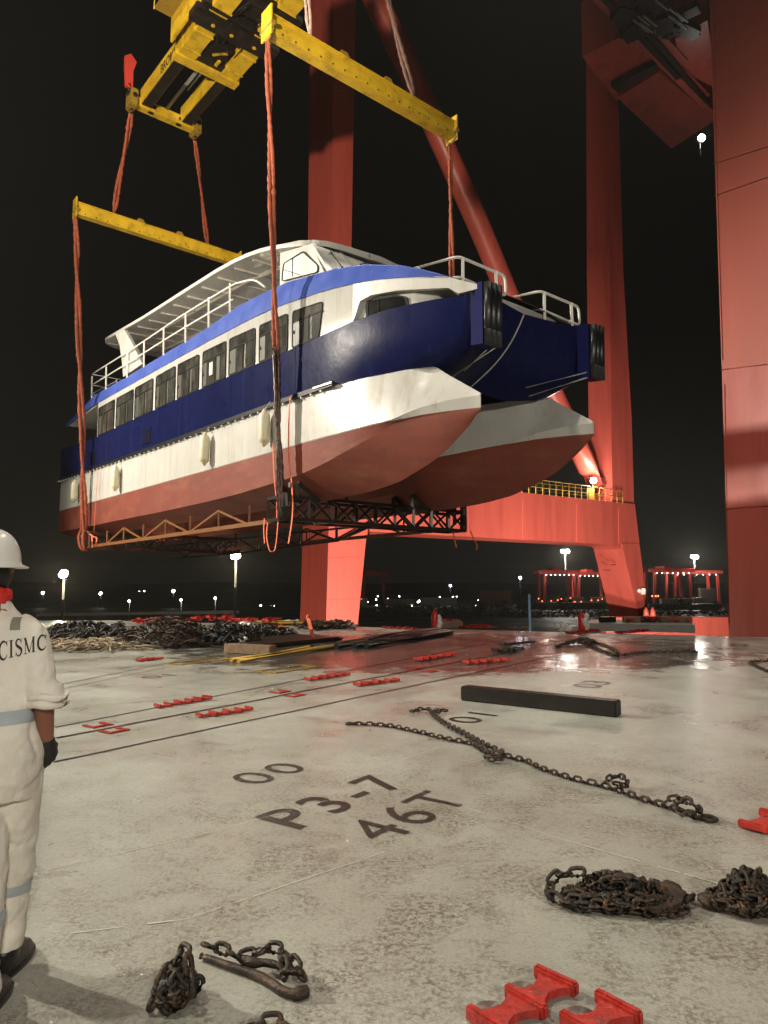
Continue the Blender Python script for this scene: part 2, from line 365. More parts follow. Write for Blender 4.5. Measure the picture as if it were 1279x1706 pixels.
# ================================================================ DECK (hatch cover)
D1=V((math.sin(math.radians(35.3)),math.cos(math.radians(35.3)),0)); D2=V((-D1.y,D1.x,0))
A=G(1279,1062); B_=G(740,1048); dd=(B_-A).normalized()
far=[A-dd*14, A, B_, B_+dd*4.2, B_+dd*14]
poly=[(-16,-6,0),(26,-6,0)]+[tuple(p) for p in far]+[(-20,far[-1].y,0)]
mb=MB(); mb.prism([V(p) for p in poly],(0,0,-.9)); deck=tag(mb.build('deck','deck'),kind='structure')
def strip(mb,p,q,wd,z=.004,th=.003,wob=0,n=1):
    p=V(p);q=V(q); d=(q-p).normalized(); x=V((d.y,-d.x,0))
    L=[];Rr=[]
    for i in range(n+1):
        c=p.lerp(q,i/n); o=x*(wob*(noise.noise(c*1.3))) if wob else V((0,0,0))
        L.append(c+o-x*wd/2+ZV*z); Rr.append(c+o+x*wd/2+ZV*z)
    mb.grid([L,Rr],0,False)
# long dark rubber seams
for (pa,pb,wd) in (((92,1212),(915,1052),.035),((94,1230),(1030,1052),.06),((89,1270),(1105,1054),.045)):
    mb=MB(); strip(mb,G(*pa),G(*pb),wd,wob=.02,n=40); mb.build('seam','rubber',deck)
for (pa,pb,wd) in (((94,1142),(350,1090),.035),((94,1150),(420,1082),.02)):
    mb=MB(); strip(mb,G(*pa),G(*pb),wd,wob=.02,n=20); mb.build('seam','paintfaded',deck)
# pale weld beads of the plating
M['weld']=mat('pale_weld_bead',(.62,.60,.52),.35,var=.25,vscale=20,bump=.5,bscale=60)
for pa,pb,wd in (((115,1556),(310,1532),.010),((310,1532),(640,1420),.006),((75,1450),(330,1392),.006),((330,1392),(560,1330),.005),((560,1300),(860,1205),.006),((940,1400),(1285,1498),.010),((640,1300),(940,1400),.005),((700,1270),(1140,1190),.005)):
    mb=MB(); p=G(*pa); q=G(*pb); d=(q-p).normalized(); L=(q-p).length; t=0
    while t<L:
        ln=min(random.uniform(.1,.5),L-t); strip(mb,p+d*t,p+d*(t+ln),wd*random.uniform(.5,1.2)); t+=ln+random.choice((0,.02,.1))
    mb.build('weld_bead','weld',deck)
# stencilled writing, read along the ship
def marking(txt,px,size,m='paintblack',off=.012,ang=None,xs=1.0,sp=1.0):
    vs,fs=text_polys(txt,size,off*size,spacing=sp)
    cx=(min(v.x for v in vs)+max(v.x for v in vs))/2; cy=(min(v.y for v in vs)+max(v.y for v in vs))/2
    a=math.radians(35.3 if ang is None else ang); ux=V((math.sin(a),math.cos(a),0)); uy=V((-ux.y,ux.x,0))
    c=G(*px)+ZV*.004
    mb=MB(); mb.add([c+ux*(v.x-cx)*xs+uy*(v.y-cy) for v in vs],fs); return mb.build('stencil_marking',m,deck)
marking('00',(448,1288),.52,xs=1.2,sp=1.15,off=.0)
marking('P3-7',(564,1331),.58,xs=1.06,sp=1.22)
marking('46T',(682,1356),.58,xs=1.06,sp=1.14,off=0)
marking('01',(785,1196),.55,'paintblack',.0,xs=1.4,sp=1.1)
marking('03',(985,1140),.62,'paintblack',.0,xs=1.4)
marking('05',(1132,1103),.62,'paintblack',.0,xs=1.4)
marking('07',(1232,1074),.62,'paintblack',.0,xs=1.4)
marking('01',(262,1127),.5,'paintfaded',.0,xs=1.4)
# flush yellowish access frames
for px in ((480,1115),(535,1101)):
    pass
def deckframe(px,a_,b_):
    c=G(*px); mb=MB(); u=D1; v=D2
    for sx,sy,lx,ly in ((0,b_/2,a_,.07),(0,-b_/2,a_,.07),(a_/2,0,.07,b_-.07),(-a_/2,0,.07,b_-.07)):
        mb.box(c+u*sx+v*sy+ZV*.008,(lx,ly,.012),ax=(u,v,ZV))
    mb.build('access_frame','yellowd',deck)
deckframe((480,1115),1.15,.42); deckframe((332,1102),1.3,.4)
# low dark edge platform beyond the deck
mb=MB(); 
e0=G(985,1050); 
pl=[G(975,1051),G(1158,1055),G(1150,1046,.0),G(985,1044,.0)]
mb.prism([p+ZV*.25 for p in pl],(0,0,-.24)); plat=tag(mb.build('deck_edge','greybox'),kind='structure')

# ================================================================ SPLIT HELPERS FOR BOAT
SEC=[20.6,18,15,12,9,6,4,2,.5,-.5,-1.1,-1.6,-2.0,-2.4,-2.83,-3.2,-3.55,-3.9,-4.2,-4.5,-4.7,-4.87]
HW=[(-4.87,.012),(-4.7,.10),(-4.5,.20),(-4.3,.29),(-3.6,.46),(-2.83,.62),(-2.03,.74),(-1.1,.82),(-.5,.85),(30,.85)]
TOPH=[(-4.87,.010),(-3.55,.012),(-3.2,.26),(-2.83,.42),(-2.0,.66),(-1.1,.80),(-.5,.85),(30,.85)]
TOPZ=[(-4.87,5.32),(-3.55,6.17),(-2.83,6.16),(-1,6.18),(2.4,6.21),(7.4,6.21),(21,6.33)]
WLZ=[(-4.87,5.03),(-3.6,5.06),(-2.83,5.03),(-1,4.98),(7,4.92),(21,4.86)]
KNZ=[(-4.87,5.28),(-4.2,5.25),(-3.6,5.2),(-3.06,5.10),(-2.83,5.05),(-1,5.0),(7,4.94),(21,4.88)]
CHZ=[(-4.87,5.0),(-3.4,5.02),(-2.83,4.98),(-1.94,4.70),(-.64,4.37),(.87,4.17),(4,4.02),(7.3,3.95),(21,3.88)]
KZ=[(-4.87,5.02),(-4.83,4.98),(-4.7,4.86),(-4.55,4.72),(-4.29,4.55),(-3.8,4.25),(-3.29,4.06),(-2.37,3.80),(-1.36,3.68),(.33,3.62),(6,3.6),(21,3.6)]
def hull(root,c,lab):
    cols=[]
    for s in SEC:
        hw=interp(HW,s); th=interp(TOPH,s); tz=interp(TOPZ,s); wl=interp(WLZ,s); kn=interp(KNZ,s); ch=min(interp(CHZ,s),wl-.004); kz=min(interp(KZ,s),ch-.003)
        kn=max(kn,wl+.004); tz=max(tz,kn+.01); fl=interp([(-4.8,.68),(-2.8,.84),(-1,.93),(2,.96)],s); kf=interp([(-4.8,.72),(-3.4,.86),(-2.6,.96),(-2,.985)],s)
        q_=interp([(-3.6,-.06),(-2,0),(0,0)],s); half=[(th*.98,tz),(th+(hw-th)*(.40+q_),kn+(tz-kn)*.60),(th+(hw-th)*(.76+q_),kn+(tz-kn)*.28),(hw,kn),(hw*kf,wl),(hw*(fl+kf)/2,(wl+ch)/2),(hw*fl,ch),(hw*.5,ch+(kz-ch)*.55),(.0,kz)]
        cols.append([(s,)+h for h in half])
    mb=MB()
    for sg in (-1,1):
        for lo,hi,mi in ((0,3,0),(3,4,0),(4,6,1),(6,8,1)):
            lines=[]
            for k in range(lo,hi+1): lines.append(smooth_path([V((r[k][0],r[k][1],r[k][2])) for r in cols],4))
            rows=[[W(lines[k][i].x,c+sg*lines[k][i].y,lines[k][i].z) for k in range(hi-lo+1)] for i in range(len(lines[0]))]
            mb.grid(rows,mi,True)
    tl=smooth_path([V(r[0]) for r in cols],4)
    mb.grid([[W(p.x,c-p.y,p.z),W(p.x,c+p.y,p.z)] for p in tl],0,False)
    r=cols[0]; ring=[W(q[0],c-q[1],q[2]) for q in r]+[W(q[0],c+q[1],q[2]) for q in r[:-1][::-1]]; mb.add(ring,[tuple(range(len(ring)))],1)
    o=mb.build('hull',['white','antifoul'],root); tag(o,lab); return o
boat=thing('catamaran_ferry',W(7,2.8,3.6),'large blue and white passenger catamaran with red bottom paint hanging from slings','boat')
hull(boat,.85,'nearer hull, white above red bottom paint'); hull(boat,4.75,'farther hull, white above red bottom paint')
# transom: white upper plate
# flat wet deck tunnel between hulls
mb=MB(); mb.hexa([W(20.5,1.65,6.0),W(20.5,3.95,6.0),W(-1.5,3.95,6.0),W(-1.5,1.65,6.0),W(20.5,1.65,6.19),W(20.5,3.95,6.19),W(-1.5,3.95,6.19),W(-1.5,1.65,6.19)]); mb.build('tunnel_roof','white',boat)
# navy topsides
COL=[ # s/w/z rows : top, upper mid, lower mid, bottom
 ((20.75,.0,7.78),(20.75,0,7.2),(20.75,0,6.8),(20.75,0,6.33)),
 ((18.3,0,7.66),(18.3,0,7.2),(18.3,0,6.8),(18.3,0,6.30)),
 ((15.6,0,7.60),(15.6,0,7.2),(15.6,0,6.7),(15.6,0,6.28)),
 ((11.5,0,7.59),(11.5,0,7.1),(11.5,0,6.7),(11.5,0,6.25)),
 ((7.5,0,7.585),(7.5,0,7.1),(7.5,0,6.7),(7.5,0,6.22)),
 ((3.8,0,7.55),(3.8,0,7.1),(3.8,0,6.7),(3.8,0,6.215)),
 ((.9,0,7.50),(.9,0,7.1),(.9,0,6.7),(.9,0,6.20)),
 ((-.6,0,7.49),(-.6,0,7.1),(-.6,0,6.65),(-.6,.01,6.18)),
 ((-1.67,.07,7.53),(-1.6,.05,7.1),(-1.55,.06,6.6),(-1.3,.06,6.17)),
 ((-2.65,.20,7.53),(-2.6,.19,7.0),(-2.5,.22,6.55),(-2.1,.22,6.16)),
 ((-3.38,.34,7.49),(-3.35,.34,6.95),(-3.2,.38,6.5),(-2.75,.40,6.16)),
 ((-4.0,.48,7.44),(-3.95,.50,6.9),(-3.75,.55,6.45),(-3.2,.58,6.165)),
 ((-4.62,.65,7.36),(-4.5,.68,6.85),(-4.25,.72,6.42),(-3.45,.80,6.16)),
 ((-4.88,.76,7.44),(-4.75,.80,6.85),(-4.5,.85,6.42),(-3.52,.92,6.14)),
 ((-4.80,1.02,7.56),(-4.7,1.06,6.9),(-4.40,1.12,6.42),(-3.45,1.18,6.05)),
 ((-4.60,1.7,7.57),(-4.35,1.7,7.0),(-3.95,1.7,6.50),(-2.95,1.7,6.04)),
 ((-4.50,2.3,7.57),(-4.15,2.3,7.02),(-3.65,2.3,6.55),(-2.8,2.3,6.12)),
 ((-4.43,2.8,7.57),(-4.03,2.8,7.03),(-3.48,2.8,6.59),(-2.70,2.8,6.2)),
]
full=COL+[tuple((s,5.6-w,z) for s,w,z in c) for c in COL[:-1][::-1]]
mb=MB(); rows=[]
for r in range(4): rows.append([W(*c[r]) for c in full])
# refine rows by smooth interpolation
rr=[]
for j in range(len(full)):
    rr.append(smooth_path([rows[r][j] for r in range(4)],4))
mb.grid([[rr[j][i] for j in range(len(full))] for i in range(len(rr[0]))],0,True)
# stern plate
mb.hexa([W(20.75,.02,6.3),W(20.75,5.58,6.3),W(20.70,5.58,6.3),W(20.70,.02,6.3),W(20.75,.02,7.7),W(20.75,5.58,7.7),W(20.70,5.58,7.7),W(20.70,.02,7.7)])
top=mb.build('topsides','navy',boat)
mb=MB(); mb.tube(smooth_path([W(-4.46,2.8,7.59),W(-4.06,2.8,7.03),W(-3.51,2.8,6.59),W(-2.73,2.8,6.22)],6),.018,6); mb.build('stem_bead','white',boat)
for s_ in (17.2,13.9,10.8,7.4,4.0,.6): mb=MB(); mb.beam(W(s_,-.001,6.40),W(s_,-.001,7.50),.012,.006); mb.build('plate_seam','navy',top)
# main deck plate inside
mb=MB(); mb.hexa([W(20.6,.05,7.3),W(20.6,5.55,7.3),W(-.5,5.55,7.3),W(-.5,.05,7.3),W(20.6,.05,7.36),W(20.6,5.55,7.36),W(-.5,5.55,7.36),W(-.5,.05,7.36)])
mb.prism([W(-.5,.1,7.36),W(-2.6,.25,7.36),W(-4.1,.75,7.34),W(-4.15,2.8,7.34),W(-4.1,4.85,7.34),W(-2.6,5.35,7.36),W(-.5,5.5,7.36)],(0,0,-.05)); mb.build('main_deck','greybox',boat)
# black D-rubber strake with bolts
mb=MB(); pts=[W(s,-.04,interp(TOPZ,s)) for s in (20.9,16,12,8,4,1,-1.1)]
for p,q in zip(pts,pts[1:]): mb.beam(p,q,.09,.11,up=(0,0,1))
st=mb.build('rubbing_strake','rubber',boat)
s=20.4
while s>-1: mb=MB(); mb.box(W(s,-.05,interp(TOPZ,s)-.085),(.03,.05,.05),ax=(AV,TV,ZV)); mb.build('strake_bracket','railw',st); s-=.42
mb=MB(); mb.beam(W(-.35,-.10,6.21),W(-1.12,-.10,6.19),.04,.05); mb.build('strake_end','steel',st)
mb=MB(); 
for p,q in zip([W(20.9,5.64,6.33),W(8,5.64,6.21)],[W(8,5.64,6.21),W(-1.1,5.64,6.18)]): mb.beam(p,q,.09,.11,up=(0,0,1))
mb.build('rubbing_strake','rubber',boat)
# bow fenders: three vertical rubber rolls on a navy plate
for c in (.98,4.62):
    sg=1
    mb=MB(); mb.hexa([W(-4.72,c-.24,6.32),W(-4.72,c+.24,6.32),W(-5.02,c+.22,6.28),W(-5.02,c-.22,6.28),W(-4.72,c-.24,7.60),W(-4.72,c+.24,7.60),W(-5.02,c+.22,7.56),W(-5.02,c-.22,7.56)])
    pl=mb.build('fender_plate','navyflat',boat)
    mb=MB()
    for k in (-.15,0,.15): mb.tube([W(-5.10,c+k,6.27),W(-5.11,c+k,6.9),W(-5.12,c+k,7.52)],.085,10)
    mb.build('rubber_roll','rubber',pl)
    mb=MB()
    x0=c+ (-.2 if c>2 else .2)
    mb.tube([W(-4.98,x0,6.42),W(-3.6,x0+( -.55 if c>2 else .55),6.25)],.018,6); mb.tube([W(-4.98,x0,6.30),W(-3.5,x0+(-.3 if c>2 else .3),6.10)],.018,6)
    mb.build('fender_brace','railw',pl)
# ---------------- cabin side walls, both sides
def wf(s): return 0 if s>-.5 else .85*(min(1.3,(-s-.5)/4.8))**1.8
STLO=[(-4.9,7.52),(-4.6,7.66),(-4.28,7.83),(-3.39,8.09),(-2.22,8.35),(-.53,8.60),(1,8.80),(2.5,8.92),(6,9.0),(12.5,9.03),(16.8,9.05),(20.3,8.82)]
STHI=[(-4.28,7.86),(-3.48,8.27),(-2.92,8.52),(-1.92,8.85),(-.86,9.1),(1.3,9.48),(2.5,9.57),(4.1,9.66),(5.4,9.58),(7.1,9.53),(9,9.55),(13,9.53),(16.8,9.60),(20.1,9.08)]
BT=[(-4.97,7.5),(-4.62,7.36),(-3.38,7.49),(-2.15,7.53),(-.6,7.49),(.87,7.50),(3.8,7.55),(7.5,7.585),(15.6,7.6),(18.4,7.66),(20.7,7.78)]
ARCH=[(-4.42,7.50),(-4.26,7.62),(-2.99,7.90),(-2.23,8.00),(-1.89,7.96),(-1.68,7.54)]
for side in (0,1):
    def X(s,w,z): return W(s,w if side==0 else 5.6-w,z)
    mb=MB(); ss=[15.75,12,8,4,1,0,-.5,-1,-1.4,-1.66]
    lo=[X(s,wf(s)+.02,interp(BT,s)-.03) for s in ss]; hi=[X(s,wf(s)+.02,interp(STLO,s)+.02) for s in ss]
    lo2=[X(s,wf(s)+.10,interp(BT,s)-.03) for s in ss]; hi2=[X(s,wf(s)+.10,interp(STLO,s)+.02) for s in ss]
    mb.grid([lo,hi,hi2,lo2],0,True,closed=False)
    mb.add([lo[0],hi[0],hi2[0],lo2[0]],[(0,1,2,3)])
    ss=[-1.66,-1.75,-1.89,-2.23,-2.6,-2.99,-3.6,-4.26,-4.34,-4.5,-4.9]
    lo=[X(s,wf(s)+.02,interp(ARCH,s) if s>-4.4 else 7.44) for s in ss]; hi=[X(s,wf(s)+.02,interp(STLO,s)+.02) for s in ss]
    lo2=[V(p)+TV*(.14 if side==0 else -.14) for p in lo]; hi2=[V(p)+TV*(.14 if side==0 else -.14) for p in hi]
    mb.grid([lo2,lo,hi,hi2],0,False)
    wall=mb.build('cabin_side','white',boat)
    # recessed inner wall of the side deck, curving to the cabin front
    mb=MB(); path=[(-1.62,.12),(-1.72,.18),(-1.88,.24),(-2.2,.29),(-2.8,.38),(-3.3,.50),(-3.8,.72),(-4.1,1.2),(-4.25,2.8)]
    mb.grid([[X(s,w_,7.38) for s,w_ in path],[X(s,w_,min(8.25,interp(STHI,s)-.03)) for s,w_ in path]],0,True)
    
    inner=mb.build('recessed_wall','white',boat)
    
    # recessed forward window
    def win(pts,base_n,th,mname,rw=.035,par=None,mull=None,pane='glass'):
        # pts: polygon world ; base_n outward normal
        n=V(base_n); c=sum((V(p) for p in pts),V((0,0,0)))/len(pts)
        # round the corners
        rp=[]
        N=len(pts)
        for i in range(N):
            p=V(pts[i]);a=V(pts[i-1]);b=V(pts[(i+1)%N]); r=.10
            da=(a-p);db=(b-p); ra=min(r,da.length*.4); rb=min(r,db.length*.4)
            pa=p+da.normalized()*ra; pb=p+db.normalized()*rb
            for k in range(4):
                t=k/3; rp.append((1-t)**2*pa+2*t*(1-t)*p+t*t*pb)
        m1=MB(); inn=[p+(c-p).normalized()*rw*1.3 for p in rp]
        m1.grid([[p+n*.006 for p in rp]+[rp[0]+n*.006],[p+n*th for p in rp]+[rp[0]+n*th],[p+n*th for p in inn]+[inn[0]+n*th],[p+n*.012 for p in inn]+[inn[0]+n*.012]],0,False)
        fr=m1.build('window','frame',par)
        m2=MB(); m2.prism([p+n*.008 for p in inn],n*.008); m2.build('pane',pane,fr)
        if mull:
            m3=MB()
            for p,q,wd in mull: m3.beam(V(p)+n*.022,V(q)+n*.022,wd,.016,up=n)
            m3.build('mullion','frame',fr)
        return fr
    nn=TV*(-1 if side==0 else 1)
    wins=[(15.64,13.69),(13.56,11.70),(11.61,9.82),(9.64,7.93),(7.81,6.15),(5.96,4.35),(4.22,2.64),(2.48,.97),(.81,-.62)]
    for k,(s0,s1) in enumerate(wins):
        zb=interp(BT,(s0+s1)/2)-.005; zt0=interp([(-1,8.30),(1,8.52),(4,8.68),(8,8.78),(16,8.80)],s0); zt1=interp([(-1,8.30),(1,8.52),(4,8.68),(8,8.78),(16,8.80)],s1)
        s0-=.03;s1+=.03
        s1b=s1+(.16 if k==8 else 0)
        w0=.02; pts=[X(s0,w0,zb),X(s1b,w0,zb),X(s1,w0,zt1),X(s0,w0,zt0)]
        zm=zb+(zt0-zb)*.70; zm1=zb+(zt1-zb)*.72
        mull=[(X(s0,w0,zm),X(s1,w0,zm1),.03),(X(s0+(s1-s0)*.55,w0,zb),X(s0+(s1-s0)*.55,w0,zm),.025)]
        fr=win(pts,nn,.03,'w',par=wall,mull=mull)
        m4=MB(); m4.bbox(X(s0-.09,w0,zb+.42)+nn*.03,(.05,.02,.09),ax=(AV,TV,ZV),bev=.006); m4.build('catch','frame',fr)
        for a0,a1,mm in ((.03,.26,'curtain'),(.62,.70,'curtain')):
            a1+=random.uniform(-.08,.06); mc=MB(); sa=s0+(s1-s0)*a0; sb_=s0+(s1-s0)*a1; zc1=zb+(zm-zb)*.94
            nn_=8; L=[];R=[]
            for q in range(nn_+1):
                f=q/nn_; dd=.004*math.sin(f*PI*5)
                L.append(X(sa+(sb_-sa)*f,w0,zb+.06)+nn*(.018+dd*.5)); R.append(X(sa+(sb_-sa)*f,w0,zc1)+nn*(.018+dd*.5))
            mc.grid([L,R],0,True); mc.build('curtain',mm,fr)
        if k==5 and side==0:
            m5=MB(); m5.box(X(s0-(s0-s1)*.38,w0,zb+.50)+nn*.022,(.22,.004,.40),ax=(AV,TV,ZV)); m5.build('paper_notice','paper',fr)
    fw=lambda s:interp([(-3.3,.50),(-2.8,.38),(-2.2,.29),(-1.88,.24)],s)-.012
    wp=[X(-1.98,fw(-1.98),7.45),X(-3.2,fw(-3.2),7.45),X(-3.16,fw(-3.16),7.74),X(-2.8,fw(-2.8),7.90),X(-1.98,fw(-1.98),7.96)]
    win(wp,nn,.03,'w',par=inner,mull=[(X(-2.35,.30,7.45),X(-2.35,.30,7.9),.02)],pane='glassd',rw=.05)
    # blue bulwark of the upper deck
    ss=[20.3,19.5,18.3,16.8,15,13,11,9,7.1,5.4,4.1,2.5,1.3,0,-.86,-1.5,-1.92,-2.4,-2.92,-3.48,-3.9,-4.28]
    lo=[X(s,wf(s),interp(STLO,s)) for s in ss]
    hi=[X(s,wf(s)+.16,interp(STHI,s)) for s in ss]
    hi2=[X(s,wf(s)+.20,interp(STHI,s)) for s in ss]; lo2=[X(s,wf(s)+.12,interp(STLO,s)) for s in ss]
    mid=[a.lerp(b,.5)+nn*(.015+.012*noise.noise(a*.9)) for a,b in zip(lo,hi)]
    mb=MB(); mb.grid([lo,mid,hi],0,True); mb.grid([hi,hi2,lo2,lo],0,False); mb.build('bulwark','blue',boat)
    mb=MB(); mb.tube([h+ZV*.0+nn*-.02 for h in hi],.022,6); mb.build('bulwark_cap','blue',boat)
    # vents
    if side==0:
        for (x0,y0,x1,y1) in ((238,714,251,741),(148,751,158,775)):
            s0,z0=BP(x0,y0+4,0); s1,z1=BP(x1,y1-4,0); 
            mb=MB(); c=W((s0+s1)/2,-.012,(z0+z1)/2); hh=abs(z0-z1); ww=abs(s0-s1)
            mb.box(c,(ww,.02,hh),ax=(AV,TV,ZV)); vt=mb.build('vent','frame',top)
            mb=MB()
            for k in range(8): mb.box(c+ZV*(-hh/2+(k+.5)*hh/8)-TV*.018,(ww*.9,.02,hh/20),ax=(AV,TV,ZV))
            mb.build('louvre','navy',vt)
# stern hawse box
mb=MB(); mb.bbox(W(19.9,-.02,6.75),(.5,.06,.28),ax=(AV,TV,ZV),bev=.02); mb.build('fairlead','frame',top)
# upper deck floor and foredeck roof
mb=MB(); mb.hexa([W(20.3,.08,8.86),W(20.3,5.52,8.86),W(15.6,5.52,9.0),W(15.6,.08,9.0),W(20.3,.08,8.95),W(20.3,5.52,8.95),W(15.6,5.52,9.08),W(15.6,.08,9.08)])
mb.hexa([W(15.6,.13,9.0),W(15.6,5.47,9.0),W(0,5.47,8.7),W(0,.13,8.7),W(15.6,.13,9.08),W(15.6,5.47,9.08),W(0,5.47,8.78),W(0,.13,8.78)]); ud=mb.build('upper_deck','white',boat)
mb=MB(); ss=[1.5,0,-.86,-1.92,-2.92,-3.6,-4.28]
mb.grid([[W(s,wf(s)+.16+(5.6-2*wf(s)-.32)*k/6,interp(STHI,s)-.02+.12*math.sin(PI*k/6)) for k in range(7)] for s in ss],0,True); mb.build('foredeck_roof','white',boat)
mb=MB(); mb.box(W(15.7,2.8,8.2),(.06,5.4,1.6),ax=(AV,TV,ZV)); mb.build('aft_bulkhead','white',boat)
for wq in (.18,5.42):
    mb=MB(); mb.tube([W(18.6,wq,7.5),W(18.6,wq,8.92)],.05,8); mb.build('deck_post','white',boat)
# rails of the upper deck
def rail(pts_list,r,name,par,posts=()):
    mb=MB()
    for pts in pts_list: mb.tube(smooth_path(pts,5) if len(pts)>2 else pts,r,8)
    o=mb.build(name,'railw',par)
    for a_,b_ in posts:
        m=MB(); m.beam(a_,b_,.055,.055); m.build('rail_post','railw',o)
    return o
for side in (0,1):
    def X(s,w,z): return W(s,w if side==0 else 5.6-w,z)
    zt=10.52
    rail([[X(17.1,.14,zt+.1),X(12,.14,zt),X(8,.14,zt),X(4.6,.14,zt-.1),X(3.9,.14,zt-.18),X(3.1,.16,10.15),X(2.5,.2,9.75)],[X(17.1,.14,10.12),X(12,.14,10.06),X(8,.14,10.04),X(4.3,.14,9.95)],[X(17.1,.14,9.72),X(14,.14,9.62)]],.028,'guard_rail',boat,
         [(X(s,.16,interp(STHI,s)-.03),X(s,.14,zt)) for s in (17.1,15.3,12.9,11.2,9.4,7.6,5.9,4.5)])
rail([[W(17.1,.14,zt),W(17.1,5.46,zt)] for zt in (10.6,10.12,9.72)],.026,'guard_rail',boat,[(W(17.1,w_,9.05),W(17.1,w_,10.6)) for w_ in (1.2,2.8,4.4)])
# bow guard rails
def rnd(pts,r=.16):
    out=[V(pts[0])]
    for i in range(1,len(pts)-1):
        p=V(pts[i]);a=V(pts[i-1])-p;b=V(pts[i+1])-p; ra=min(r,a.length*.45);rb=min(r,b.length*.45); pa=p+a.normalized()*ra;pb=p+b.normalized()*rb
        for k in range(5):
            t=k/4; out.append((1-t)**2*pa+2*t*(1-t)*p+t*t*pb)
    out.append(V(pts[-1])); return out
for o_ in (0,2.78):
    def X(s,w,z): return W(s,w+o_,z)
    s0=-3.0; mb=MB()
    mb.tube(rnd([X(s0,.55,8.42),X(-4.22,.92,8.42),X(-4.28,2.36,8.38),X(-4.30,2.36,7.90),X(-4.3,1.9,7.90)],.14),.032,8)
    mb.tube(rnd([X(s0-.4,.62,7.95),X(-4.22,.92,7.98),X(-4.28,1.55,7.92),X(-4.28,2.05,7.90)],.14),.028,8)
    ro=mb.build('bow_rail','railw',boat)
    for a_,b_ in ((X(-4.22,1.05,7.45),X(-4.23,1.05,8.42)),(X(-4.30,2.05,7.50),X(-4.28,2.05,8.40)),(X(-3.3,.66,7.7),X(-3.3,.64,8.42))):
        m=MB(); m.beam(a_,b_,.06,.06); m.build('rail_post','railw',ro)
# white foredeck coaming
mb=MB(); mb.prism([W(-4.45,3.9,7.55),W(-4.6,4.55,7.50),W(-4.5,4.55,7.62),W(-3.6,4.2,7.72)],AV*.05); mb.build('coaming','white',boat)
# ---------------- canopy roof
RZ=[(.6,10.56),(1.1,10.62),(1.5,10.70),(2,10.82),(3,11.07),(4.4,11.33),(6,11.46),(8.7,11.58),(12,11.72),(17.5,12.08)]
REDGE=[(.60,2.4),(.66,1.5),(.78,1.05),(1.0,.78),(1.4,.58),(2.0,.46),(2.8,.40),(16.3,.40),(16.9,.6),(17.3,1.1),(17.45,1.9)]
ss=[17.45,17.3,16.9,16.3,15,13.5,12,10.3,8.7,7.3,6,4.9,4,3.2,2.6,2.0,1.4,1.0,.78,.66,.60]
mb=MB(); K=10; topr=[];bot=[]
for s in ss:
    e=interp(REDGE,s); z=interp(RZ,s); topr.append([W(s,e+(5.6-2*e)*k/K,z+.10+(.04 if s<2 else 0)+.05*math.sin(PI*k/K)) for k in range(K+1)]); bot.append([W(s,e+(5.6-2*e)*k/K,z-.02+.04*math.sin(PI*k/K)) for k in range(K+1)])
mb.grid(topr,0,True); mb.grid(bot,0,True)
mb.grid([[r[0] for r in topr],[r[0]-TV*.03 -ZV*.05 for r in topr],[r[0] for r in bot]],0,True); mb.grid([[r[-1] for r in topr],[r[-1] for r in bot]],0,True); mb.grid([topr[0],bot[0]],0,True); mb.grid([topr[-1],bot[-1]],0,True)
roof=mb.build('canopy_roof','white',boat)
mb=MB()
s=16.6
while s>2:
    z=interp(RZ,s)-.04; mb.beam(W(s,.6,z),W(s,2.8,z+.08),.05,.08); mb.beam(W(s,2.8,z+.08),W(s,5.0,z),.05,.08); s-=1.15
for w_ in (1.5,2.8,4.1):
    for a_,b_ in ((16.9,12),(12,6),(6,3)): mb.beam(W(a_,w_,interp(RZ,a_)+.00),W(b_,w_,interp(RZ,b_)+.00),.06,.13)
mb.build('roof_frame','white',roof)
# aft fin pylons
for w0 in (.22,5.25):
    pxs=[(192,556),(207,549),(214,561),(223,577),(231,594),(237,606),(205,628),(203,603),(199,575)]
    poly=[]
    for x,y in pxs:
        s_,z_=BP(x,y,.22); poly.append(W(s_,w0,z_))
    mb=MB(); mb.prism(poly,TV*.13); mb.build('roof_pylon','white',boat)
for s_,w_ in ((8.6,4.2),):
    mb=MB(); mb.tube([W(s_,w_,9.0),W(s_,w_,interp(RZ,s_))],.05,8); mb.build('roof_post','white',boat)
# ---------------- wheelhouse
mb=MB()
for side in (0,1):
    def X(s,w,z): return W(s,w if side==0 else 5.6-w,z)
    mb.hexa([X(2.5,.66,9.0),X(-.05,.62,9.0),X(-.05,.70,9.0),X(2.5,.74,9.0),X(2.5,.66,10.98),X(.85,.62,10.52),X(.85,.70,10.52),X(2.5,.74,10.98)])
mb.box(W(2.5,2.8,10.0),(.08,4.1,1.95),ax=(AV,TV,ZV))
